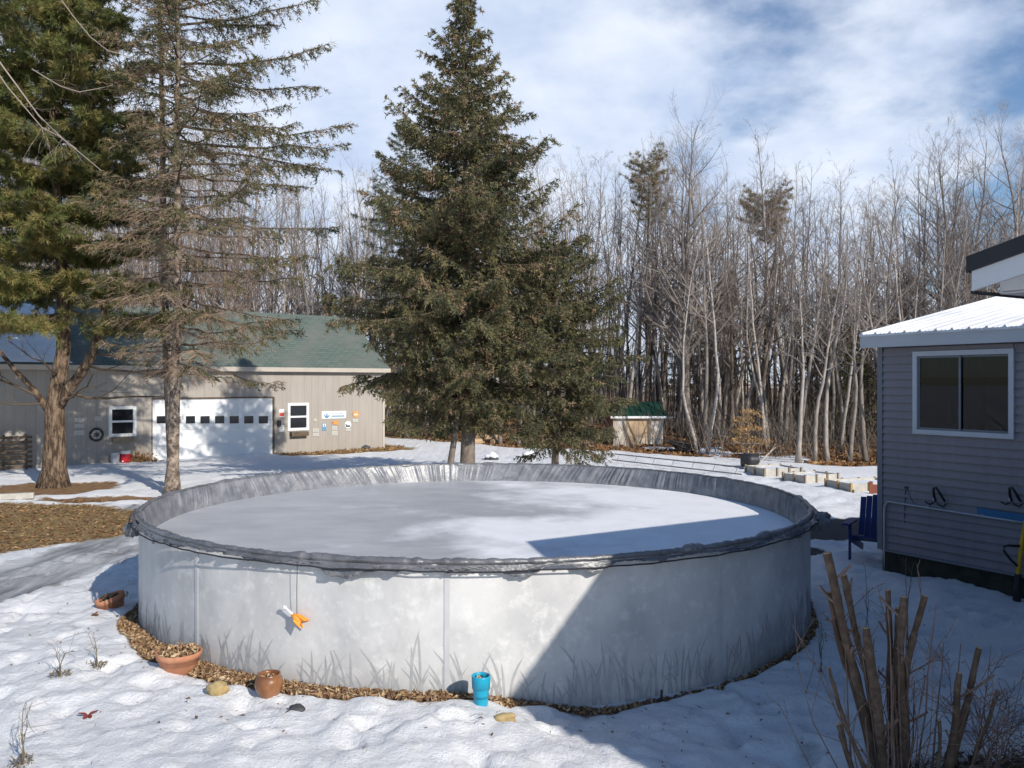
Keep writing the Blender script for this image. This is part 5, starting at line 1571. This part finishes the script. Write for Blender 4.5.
# lower spruce whose boughs sweep to the ground on the right
place_conifer('spruce_tree', 1.12, 20.9, conifer(23, 6.2, .09, lambda z: float(np.interp(z, [0, 1.2, 2.8, 4.6, 5.6, 6.2], [1.0, 1.45, 2.0, 1.9, 1.2, .2])), 1.2, 125, .55, .15, twig_sp=.09, twig_len=.55, nl=.08, nw=.024, nden=40, hang=.9, mix=(.56, .36, .08), sub=4),
              SPR, 'shorter spruce with boughs sweeping low between big spruce and shed')

# sparse spruce with dead lower branches
def live2(z, rng, az):
    if z > 8.2:
        k = (.8 + .2 * rng.random()) if math.cos(az) > 0 else (.45 + .5 * rng.random())
        return lambda u: k * (.35 + .6 * (u > .35))
    if z > 6.6: return lambda u: .1 + .55 * (u > .45)
    return lambda u: (.04 if u < .55 else .4)
R2 = lambda z: float(np.interp(z, [0, 2.8, 4, 6, 8, 9.5, 12, 17], [2.0, 3.0, 3.6, 4.1, 4.2, 4.0, 3.2, .2]))
t2 = [(0, 0, -.2), (.02, 0, .6), (.04, .02, 1.6), (.08, .02, 3.0), (.16, 0, 4.8), (.13, .03, 6.6), (.10, .02, 8.4), (.16, 0, 10.5), (.1, 0, 13.5), (.1, 0, 17)]
place_conifer('sparse_spruce_tree', -8.32, 20.5, conifer(41, 17, .150, R2, 2.9, 190, .20, .16, twig_sp=.095, twig_len=.72, nl=.095, nw=.023, nden=36, hang=.5, live=live2, mix=(.40, .42, .18), trunk_pts=t2, sub=4, trunk_k=14, topn=False, azf=lambda a: .76 + .22 * math.cos(a) + .10 * math.sin(a), dvar=1.2),
              [M['bark_sparse'], M['limb'], M['needle_dark'], M['needle_olive'], M['needle_brown']], 'half bare spruce with pale scaly trunk and dead lower branches left of the pool')
place_conifer('sparse_spruce_tree', -8.74, 21.6, conifer(47, 16, .11, lambda z: float(np.interp(z, [0, 6, 9, 12, 16], [.2, 1.6, 2.4, 2.2, .2])), 6.6, 46, .05, .14, twig_sp=.14, twig_len=.6, nl=.085, nw=.022, nden=30, hang=.25, live=lambda z, r, a: (lambda u: .2 + .6 * (u > .35)), mix=(.3, .35, .35), sub=3, topn=False, lean=(-.5, 0)),
              [M['bark_sparse'], M['limb'], M['needle_dark'], M['needle_olive'], M['needle_brown']], 'thinner spruce stem rising right behind the half bare spruce')

# left white pine
PINE = [M['bark_pine'], M['limb'], M['pine_needle'], M['pine_yellow'], M['needle_blue']]
tp = [(0, 0, -.2), (.03, 0, .5), (.05, 0, 1.3), (.04, .0, 2.1), (.10, .05, 2.7), (.22, .1, 3.6), (.18, .15, 5), (.1, .1, 7), (0, 0, 9.5), (0, 0, 12), (0, 0, 15.5)]
pine = place_conifer('pine_tree', -12.1, 22.1, conifer(61, 15.5, .30, lambda z: float(np.interp(z, [0, 3.4, 4.2, 5.2, 7, 9, 11, 15.5], [2.2, 3.0, 3.4, 3.2, 2.7, 2.5, 2.8, .6])), 4.55, 200, .20, .16, twig_sp=.13, twig_len=.70, nl=.16, nw=.024, hang=.35,
                     mix=(.56, .37, .07), trunk_pts=tp, tuft=17, whorl=.9, sub=4, trunk_k=16), PINE, 'large green pine with thick forked trunk at the left edge')
mb = MB()
fork = [(.05, 0, 2.0), (.35, -.05, 2.45), (.75, -.1, 2.95), (1.05, -.05, 3.45), (1.3, 0, 4.3), (1.45, 0, 5.6)]
mb.tube(fork, [.17, .15, .13, .11, .09, .06], 12); mb.tube([(-.05, 0, 1.9), (-.35, -.2, 2.5), (-.85, -.3, 3.1), (-1.5, -.3, 3.9)], [.10, .08, .06, .04], 8)
mb.build('fork', M['bark_pine'], pine, smooth=True)
r_ = np.random.default_rng(6); bt = Batch()
for (p, d, L, r) in (((.45, -.1, 2.5), (1, -.3, -.02), 2.6, .045), ((.9, -.1, 3.2), (1, -.2, .1), 2.2, .04), ((.3, -.1, 2.3), (.9, -.5, .25), 2.0, .035), ((-.3, -.2, 2.4), (-1, -.4, .35), 2.4, .04), ((-.2, -.2, 2.2), (-.9, -.5, -.1), 1.8, .03), ((.2, -.2, 3.0), (.2, -1, .1), 1.8, .03), ((1.0, 0, 3.5), (.9, -.3, -.2), 1.9, .03)):
    grow(bt, r_, np.array(p), np.array(d, float), L, r, 1, 3, (5, 4), .07, .16)
mb = MB(); bt.flush(mb); mb.build('bare_branches', M['limb'], pine)
bt = Batch()
for (a_, b_, r) in ((at(-6, 58, 18.5), at(104, 172, 19.5), .018), (at(-10, 62, 18.2), at(75, 150, 19), .013), (at(55, -5, 18), at(140, 62, 19), .010), (at(30, 70, 19), at(112, 88, 19.5), .011)):
    a_ = a_ - np.array([-12.1, 22.1, gz(-12.1, 22.1)]); b_ = b_ - np.array([-12.1, 22.1, gz(-12.1, 22.1)])
    s = np.linspace(0, 1, 6)[:, None]; pts = a_ + (b_ - a_) * s + r_.normal(0, .05, (6, 3)) + np.array([0, 0, -.25]) * np.sin(s * 3)
    bt.add(pts, r, .008, 5)
    for k in range(5): grow(bt, r_, pts[int(r_.integers(1, 6))], unit(b_ - a_) + r_.normal(0, .6, 3), .8, .006, 2, 3, (3, 3), 0)
mb = MB(); bt.flush(mb); mb.build('dead_branches', M['twig_pale'], pine)
# a second pine filling the left edge behind
place_conifer('pine_tree', -16.4, 24.0, conifer(67, 14, .25, lambda z: float(np.interp(z, [0, 3, 6, 10, 14], [1.5, 3.2, 3.0, 2.6, .4])), 4.4, 110, .1, .12, twig_sp=.18, twig_len=.7, nl=.16, nw=.024, hang=.15, mix=(.6, .3, .1), tuft=12, whorl=.9, sub=3), PINE,
              'pine mostly outside the frame behind the forked pine')
# bluish pine behind the spruce, and low evergreens
BL = [M['bark_brown'], M['limb'], M['needle_blue'], M['needle_olive'], M['needle_dark']]
place_conifer('pine_tree', -5.35, 42.0, conifer(71, 15.6, .15, lambda z: float(np.interp(z, [0, 3, 9, 13, 15.6], [2.3, 3.0, 2.9, 2.0, .3])), 5, 105, .05, .14, twig_sp=.2, twig_len=.6, nl=.16, nw=.018, hang=.2, mix=(.6, .3, .1), tuft=9, sub=3), BL,
              'bluish green pine peeping out left behind the big spruce')
HEM = [M['bark_brown'], M['limb'], M['needle_dark'], M['pine_yellow'], M['needle_olive']]
place_conifer('hemlock_tree', -5.1, 41.0, conifer(73, 5.6, .10, lambda z: 2.2 * max(.05, 1 - z / 6), .6, 60, .3, .1, twig_sp=.2, twig_len=.6, nl=.12, nw=.035, nden=16, hang=.4, mix=(.2, .45, .35), sub=2), HEM,
              'bright green young hemlock just past the garage corner')
hem = place_conifer('hemlock_tree', 14.6, 36.0, conifer(79, 5.0, .09, lambda z: 1.9 * max(.05, 1 - z / 5.4), .4, 55, .3, .1, twig_sp=.2, twig_len=.55, nl=.12, nw=.035, nden=15, hang=.4, mix=(.6, .15, .25), sub=2), HEM,
                    'dark hemlock in the shade behind the raised beds', 'hemlocks in the woods')
for (px, Y, s, lb) in ((845, 40, .9, 'dark hemlock beside the house corner under the trees'), (800, 42, 1.1, 'hemlock deep in the woods between sapling and beds'), (868, 37, .7, 'low hemlock nearest the grey house corner'),
                       (560, 47, 1.0, 'hemlock in the woods glimpsed under spruce boughs'), (420, 48, 1.1, 'hemlock in the woods between garage and spruce')):
    x = (px - 512) / F * Y; copy_thing(hem, (x, Y, gz(x, Y)), px * .37, s, lb, 'hemlocks in the woods')
# tall thin pines with round tops in the woods
def top_pine(seed, px, py, Y, rpx, flat, label):
    x, _, zt = at(px, py, Y); R = rpx / F * Y; H = zt + R * (.6 if flat else 1.1)
    Rf = (lambda z: R * 1.12 * math.sqrt(max(.03, 1 - ((z - zt) / (R * (.85 if flat else 1.6))) ** 2)))
    c = conifer(seed, H, .13, Rf, zt - R * (.9 if flat else 1.6), 40, -.15, .25, twig_sp=.16, twig_len=.62, nl=.17, nw=.014, hang=.1, mix=(.2, .3, .5), tuft=8, sub=4)
    return place_conifer('top_heavy_pine_tree', x, Y, c, [M['bark_brown'], M['limb'], M['needle_olive'], M['pine_yellow'], M['needle_brown']], label)
M['needle_tan'] = M['needle_olive']
top_pine(83, 648, 196, 40, 24, False, 'thin tall pine with oval tuft of foliage above the shed')
top_pine(89, 766, 224, 40, 28, True, 'thin tall pine with flat wide tuft right of the oval topped one')
cn = conifer(97, 8.0, .14, lambda z: float(np.interp(z, [0, 2, 5, 8], [1.6, 2.4, 2.2, .3])), 1.2, 75, .15, .12, twig_sp=.24, twig_len=.6, nl=.17, nw=.03, hang=.25, mix=(.4, .35, .25), tuft=8, sub=2)
bp_ = place_conifer('pine_tree', (905 - 512) / F * 46, 46, cn, [M['bark_brown'], M['limb'], M['needle_olive'], M['needle_dark'], M['needle_brown']], 'brownish green pine right behind the house roof', 'young pines in the woods')
for (px, Y, s, lb) in ((868, 50, 1.0, 'olive pine among bare trunks just left of the house'), (830, 54, 1.05, 'olive pine deep in the woods above the raised beds'), (724, 52, 1.1, 'olive pine deep in the woods right of the shed'), (690, 58, 1.0, 'faint olive pine far behind the shed'), (330, 52, 1.0, 'olive pine far behind the garage roof ridge')):
    x = (px - 512) / F * Y; copy_thing(bp_, (x, Y, gz(x, Y)), px * .71, s, lb, 'young pines in the woods')

# leafless woods: a few models, copied as individuals
MODELS = {}
def model(name, kind, barkm, twigm, **kw):
    tr, cr = bare_tree(**kw); MODELS[name] = (kind, tr, cr, M[barkm], M[twigm], kw['H'])
for i in range(4): model('slender%d' % i, 'slender', 'bark_grey', 'twig_grey', seed=100 + i, H=14, r0=.11, spread=3.3, first=.40, nmain=20, nch=(6, 6), up=.09, lean=(-.03, .02, .05, 0)[i], wob=.014)
for i in range(3): model('brown%d' % i, 'brown', 'bark_brown', 'twig_red', seed=120 + i, H=13.5, r0=.125, spread=3.8, first=.32, nmain=19, nch=(7, 6), up=.07, fork=1 + i % 2, wob=.018)
for i in range(3): model('birch%d' % i, 'birch', 'bark_birch', 'twig_pale', seed=140 + i, H=13, r0=.085, spread=2.5, first=.42, nmain=18, nch=(6, 5), up=.09, lean=(.10, -.14, .04)[i], wob=.02)
model('maple', 'maple', 'bark_grey', 'twig_grey', seed=160, H=13.8, r0=.22, spread=5.2, first=.24, nmain=22, nch=(7, 6), up=.06, fork=3, wob=.02)
model('aspen', 'aspen', 'bark_grey', 'twig_pale', seed=163, H=15.5, r0=.15, spread=3.2, first=.35, nmain=26, nch=(6, 6), up=.16, wob=.012)
model('crowned', 'crowned', 'bark_brown', 'twig_grey', seed=166, H=15, r0=.17, spread=4.6, first=.38, nmain=24, nch=(8, 7), up=.15, fork=2, wob=.014)
PROTO = {}
NAMES = dict(slender='bare_tree', brown='forked_tree', birch='birch_tree', maple='maple_tree', aspen='aspen_tree', crowned='bare_tree')


def put_tree(mname, x, y, H, rz, label, group=None):
    kind, tr, cr, bm, tm, H0 = MODELS[mname]; s = H / H0
    sxy = .55 + .45 * s
    if mname not in PROTO:
        e = empty(NAMES[kind], (x, y, gz(x, y)), rz, label, 'tree', group); e.scale = (sxy, sxy, s)
        tr.build('trunk', bm, e, smooth=True); cr.build('crown', tm, e)
        PROTO[mname] = e; return e
    e = copy_thing(PROTO[mname], (x, y, gz(x, y)), rz, sxy, label, group, sz=s)
    if group is None and 'group' in e: del e['group']
    return e


def px_tree(mname, px, py_top, Y, rz, label):
    x = (px - 512) / F * Y; H = CAMH - (py_top - HOR) / F * Y - gz(x, Y); return put_tree(mname, x, Y, H, rz, label)


px_tree('maple', 690, 148, 36.5, .6, 'broad many stemmed bare maple just right of the shed')
px_tree('aspen', 792, 122, 38, 1.2, 'tallest slim aspen rising above the woods behind the raised beds')
px_tree('crowned', 948, 130, 40, .3, 'wide crowned bare tree behind the metal roof')
px_tree('crowned', 1022, 120, 36, 2.1, 'bare tree at the right edge above the dark roof rake')
px_tree('aspen', 585, 168, 42, 2.4, 'pale upright aspen just right of the big spruce')
px_tree('birch1', 338, 165, 41, 2.9, 'leaning white birch between garage roof and big spruce')
px_tree('birch0', 768, 235, 33.5, .2, 'white birch with curved trunk behind the golden sapling')
px_tree('slender1', 703, 175, 34.3, 1.0, 'straight trunk closest to the black wheelbarrow')

rng = np.random.default_rng(77)
TOPS_X = [-200, 0, 120, 300, 345, 560, 610, 650, 700, 750, 800, 850, 900, 950, 1000, 1040, 1300]
TOPS_Y = [80, 70, 90, 150, 165, 150, 150, 140, 135, 150, 150, 185, 170, 140, 175, 150, 130]
REG = [(-400, 352, 'behind the green garage roof'), (352, 600, 'behind the big spruce'), (600, 715, 'behind the green roofed shed'), (715, 800, 'behind the golden leaved sapling'), (800, 880, 'behind the raised garden beds'), (880, 1400, 'beyond the white metal roof')]
KW = dict(slender='slender grey bare tree', brown='brown forked bare tree', birch='pale barked birch')
ROWW = ('at the near edge of the woods', 'a little way into the woods')
def woods_row(row, step, d0, d1, lo, hi, p_kind):
    px = -90.0
    while px < 1110:
        px += step * rng.uniform(.6, 1.4)
        x0 = (px - 512) / F * 36
        e0 = float(woods_edge(np.array([x0]))[0]); Y = e0 + rng.uniform(d0, d1)
        if px < 390: Y = max(Y, 47 + rng.uniform(0, 4) + row * 4) if px < 300 else max(Y, 43 + row * 3 + rng.uniform(0, 3))
        if 575 < px < 680: Y = max(Y, 37.6 + rng.uniform(0, 4))
        if 715 < px < 790: Y = max(Y, 33 + rng.uniform(0, 4))
        x = (px - 512) / F * Y
        kind = rng.choice(['slender', 'brown', 'birch'], p=p_kind)
        m_ = kind + str(int(rng.integers(0, 4 if kind == 'slender' else 3)))
        pt = np.interp(px, TOPS_X, TOPS_Y) - 12 + rng.uniform(lo, hi)
        H = CAMH - (pt - HOR) / F * Y
        reg = next(r for r in REG if r[0] <= px < r[1])
        lb = '%s %s, %s' % (KW[kind], reg[2], ROWW[row])
        put_tree(m_, x, Y, H, rng.uniform(0, 6.3), lb, lb.replace(',', ''))
woods_row(0, 14, .4, 4.5, 15, 130, (.56, .14, .30))
woods_row(1, 10, 5, 13, 10, 95, (.62, .20, .18))

# the deep woods beyond, as one mass
mods = [bare_tree(300 + i, 13, .10, 3.0, .33, 16, (7,), .08, 2, fork=i % 2) for i in range(5)]
tv = [(t.arrays(), c.arrays()) for t, c in mods]
mb = MB(); rng = np.random.default_rng(5)
px = -330.0
while px < 1350:
    px += rng.uniform(3.0, 7.5)
    e0 = float(woods_edge(np.array([(px - 512) / F * 42]))[0]); Y = max(e0 + rng.uniform(12, 34), 52 if px < 360 else 0)
    x = (px - 512) / F * Y; pt = np.interp(px, TOPS_X, TOPS_Y) + rng.uniform(10, 105)
    H = max(4, CAMH - (pt - HOR) / F * Y); s = H / 13; an = rng.uniform(0, 6.3); c_, s_ = math.cos(an), math.sin(an)
    z = .25
    for q, (V, Fc) in enumerate(tv[int(rng.integers(0, 5))]):
        W = V * np.array([.6 + .4 * s, .6 + .4 * s, s]); W = np.stack([W[:, 0] * c_ - W[:, 1] * s_ + x, W[:, 0] * s_ + W[:, 1] * c_ + Y, W[:, 2] + z], -1)
        b0 = mb.n; mb.v.append(W); mb.n += len(W)
        for f, m_ in Fc: mb.f.append((f + b0, q))
px = -330.0
while px < 1350:            # saplings filling the depths
    px += rng.uniform(1.0, 3.2)
    e0 = float(woods_edge(np.array([(px - 512) / F * 42]))[0]); Y = max(e0 + rng.uniform(9, 30), 52 if px < 360 else 0)
    x = (px - 512) / F * Y; s = rng.uniform(.30, .62); an = rng.uniform(0, 6.3); c_, s_ = math.cos(an), math.sin(an)
    for q, (V, Fc) in enumerate(tv[int(rng.integers(0, 5))]):
        W = V * np.array([.5, .5, s]); W = np.stack([W[:, 0] * c_ - W[:, 1] * s_ + x, W[:, 0] * s_ + W[:, 1] * c_ + Y, W[:, 2] + .2], -1)
        b0 = mb.n; mb.v.append(W); mb.n += len(W)
        for f, m_ in Fc: mb.f.append((f + b0, q))
tag(mb.build('woods', [M['woods_bark'], M['woods_twig']]), kind='stuff')

# brushy undergrowth at the foot of the woods
bt = Batch(); rng = np.random.default_rng(9)
for i in range(3000):
    px = rng.uniform(-150, 1180); x0 = (px - 512) / F * 38
    e0 = float(woods_edge(np.array([x0]))[0]); Y = e0 + .6 + abs(rng.normal(0, 7)); 
    if px < 395: Y = max(Y, 44 + rng.uniform(0, 8))
    x = (px - 512) / F * Y; h = rng.uniform(.5, 2.6) * (1.3 if Y > e0 + 5 else .75)
    p = np.array([x, Y, .15]); d = np.array([*rng.normal(0, .28, 2), 1.])
    grow(bt, rng, p, d, h, rng.uniform(.007, .018), 2, 3, (3, 4), .03, .14)
mb = MB(); bt.flush(mb); tag(mb.build('undergrowth', M['brush']), kind='stuff')

# beech sapling holding its golden leaves in flat tiers
p = gp(748, 458); x, y = p[0], p[1]
e = empty('beech_sapling', (x, y, gz(x, y)), 0, 'small sapling holding tiers of golden dead leaves by the raised beds', 'tree')
rng = np.random.default_rng(31); bt = Batch(); mpx = y / F
mb = MB(); mb.tube([(0, 0, -.1), (.02, 0, .7), (.0, .02, 1.5), (.05, 0, 2.4)], [.022, .018, .012, .005], 7); mb.build('trunk', M['bark_birch'], e, smooth=True)
lf = MB()
for (yy, x0_, x1_) in ((412, 741, 758), (420, 731, 753), (428, 738, 765), (431, 731, 748), (439.5, 728, 752), (440.5, 742, 772), (449, 736, 750)):
    z_ = CAMH - (yy - HOR) / F * y - gz(x, y)
    for k in range(5):
        tx = rng.uniform(x0_, x1_) - 748; dx = tx * mpx; dy = rng.normal(0, .35)
        q = np.linspace(0, 1, 5)[:, None]; pts = np.array([0, 0, z_ - .06]) + q * np.array([dx, dy, .10]) + rng.normal(0, .012, (5, 3)); bt.add(pts, .007, .002, 4)
    n = int((x1_ - x0_) * 7); px_ = (x0_ + (x1_ - x0_) * rng.beta(1.6, 1.6, n)) - 748 + rng.normal(0, 1.2, n)
    add_cards(lf, np.stack([px_ * mpx, rng.normal(0, .38, n), z_ + rng.normal(0, .065, n) - .0009 * (px_ * 1.0) ** 2 * mpx * 3 + .03 * np.sin(px_ * .7)], -1), .11, .055, rng, .9, (0,))
mb = MB(); bt.flush(mb); mb.build('branches', M['thin_twig'], e); lf.build('crown', M['beech_leaf'], e)

# ------------------------------------------------------------------ the cut-back shrub in the right foreground
sx, sy = 2.60, 5.86
sh = empty('pruned_shrub', (sx, sy, gz(sx, sy)), 0, 'hard pruned brown shrub with thick cut stems in the foreground', 'shrub')
O = np.array([sx, sy, gz(sx, sy)]); rng = np.random.default_rng(13)
stems = [((880, 790), (866, 715), (845, 640), (827, 553), 6.0, .030, 5.85), ((884, 790), (874, 700), (858, 640), (843.5, 575), 6.0, .024, 6.05), ((874, 770), (855, 690), (838, 640), (829, 592), 6, .020, 5.95),
         ((884, 790), (880, 735), (872, 680), (866, 628), 6, .029, 5.75), ((892, 790), (892, 720), (890, 660), (888, 590), 6, .021, 6.0), ((905, 790), (902, 715), (899, 655), (904, 597), 6, .027, 5.8),
         ((908, 780), (903, 690), (912, 640), (925, 596), 6, .024, 5.85), ((896, 790), (897, 700), (897, 650), (898.5, 608), 6, .023, 5.95),
         ((945, 800), (950, 755), (956, 715), (959.5, 673), 6, .023, 5.7), ((948, 800), (958, 740), (970, 690), (979, 648), 6, .022, 5.8), ((965, 800), (976, 745), (988, 720), (998, 691), 6, .013, 5.75),
         ((872, 790), (850, 735), (836, 700), (829, 667), 6, .012, 5.6), ((862, 800), (850, 765), (842, 740), (838, 724), 6, .016, 5.65), ((938, 800), (938, 770), (940, 750), (939, 720), 6, .012, 5.6)]
for (p0, p1, p2, p3, _, r, Y) in stems:
    ctl = [at(p[0], p[1], Y) - O for p in (p0, p1, p2, p3)]
    pts = []
    for i in range(3):
        for t in (0, .25, .5, .75): pts.append(ctl[i] + (ctl[i + 1] - ctl[i]) * t)
    pts.append(ctl[3]); pts = np.array(pts); pts[1:-1] += rng.normal(0, .006, (len(pts) - 2, 3))
    for _i in range(2): pts[1:-1] = (pts[:-2] + 2 * pts[1:-1] + pts[2:]) / 4
    n = len(pts); rr = np.linspace(r * 1.28, r * .92, n) * (1 + .10 * rng.normal(0, 1, n))
    mb = MB(); mb.tube(pts, rr, 10); s_ = mb.build('stem', M['stem_bark'], sh, smooth=False)
    dd = unit(pts[-1] - pts[-2]); mb = MB(); mb.tube([pts[-1] - dd * .001, pts[-1] + dd * .004], [rr[-1] * .97, rr[-1] * .92], 10); mb.build('cut_end', M['cut_wood'], s_)
bt = Batch()
for i in range(18):
    px = rng.normal(890, 40); b0 = at(px, 775, 5.8 + rng.normal(0, .12)) - O
    L = rng.uniform(.45, 1.1); d = np.array([(px - 885) / 120 + rng.normal(0, .22), rng.normal(0, .2), 1.])
    grow(bt, rng, b0, d, L, .0055, 2, 3, (4, 3), .0, .13)
for i in range(14):
    st = stems[int(rng.integers(0, 9))]; a_, b_ = (st[1], st[2]) if rng.random() < .5 else (st[2], st[3]); t = rng.random()
    p = at(a_[0] + (b_[0] - a_[0]) * t, a_[1] + (b_[1] - a_[1]) * t, st[6]) - O
    grow(bt, rng, p, np.array([rng.normal(0, .8), rng.normal(0, .5), .55]), rng.uniform(.2, .5), .0045, 2, 3, (3, 3), .05, .15)
for i in range(26):      # straight young shoots between the cut stems
    px = rng.normal(893, 30); Y = 5.85 + rng.normal(0, .12); b0 = at(px * .75 + 222, 780, Y) - O; t_ = at(px + rng.normal(0, 9), rng.uniform(600, 720), Y + rng.normal(0, .05)) - O
    q = np.linspace(0, 1, 6)[:, None]; bt.add(b0 + (t_ - b0) * q + rng.normal(0, .006, (6, 3)) * np.array([[0], [1], [1], [1], [1], [0]]), rng.uniform(.005, .010), .0035, 4)
for st in stems[:11]:
    for _ in range(3):
        t = rng.uniform(.15, .9); a_, b_ = st[0], st[3]; seg = int(min(2, t * 3)); u = t * 3 - seg; a_, b_ = st[seg], st[seg + 1]
        p = at(a_[0] + (b_[0] - a_[0]) * u, a_[1] + (b_[1] - a_[1]) * u, st[6]) - O; d = np.array([rng.normal(0, .7), rng.normal(0, .5), .8])
        L = rng.uniform(.03, .16); bt.add(np.array([p, p + d * L * .5, p + d * L + np.array([0, 0, .02])]), st[5] * .42, st[5] * .34, 5)
mb = MB(); bt.flush(mb); mb.build('twigs', M['thin_twig'], sh)
# a thin twiggy bush right of it
e = empty('twiggy_bush', (3.28, 5.75, gz(3.28, 5.75)), 0, 'thin leafless twiggy bush at the lower right corner', 'bush'); bt = Batch()
for i in range(17):
    d = np.array([rng.normal(.1, .55), rng.normal(0, .3), 1.]); grow(bt, rng, np.array([rng.normal(-.05, .14), rng.normal(0, .08), 0]), d, rng.uniform(.4, .95), .006, 2, 4, (4, 4, 3), .02, .14)
mb = MB(); bt.flush(mb); mb.build('twigs', M['thin_twig'], e)
# straw coloured weeds behind the shrub, against the pool and along the house
for (px, py, h, n, lb, sd_) in ((821, 672, .55, 4, 'thin bare weed stems between the pool and the cut shrub', 3), (868, 640, .75, 3, 'tall thin weed stalks standing in shaded snow before the house', 8), (907, 640, .8, 3, 'pale pointed dry stalks behind the cut shrub', 12)):
    weed(px, py, h, n, lb, sd_, .18, False)
# matted brush heap in the corner
n = 2600; x = rng.normal(3.35, .34, n); y = rng.normal(5.62, .16, n); z = ground_z(x, y) + np.abs(rng.normal(0, .06, n)) * np.exp(-((x - 3.35) / .5) ** 2)
mb = MB(); add_cards(mb, np.stack([x, y, z], -1), .13, .012, rng, .6, (0, 1)); add_cards(mb, np.stack([x[:700], y[:700], z[:700]], -1), .06, .035, rng, .7, (2,))
tag(mb.build('brush_litter', [M['dry_weed'], M['thin_twig'], M['leaf_brown']]), kind='stuff')
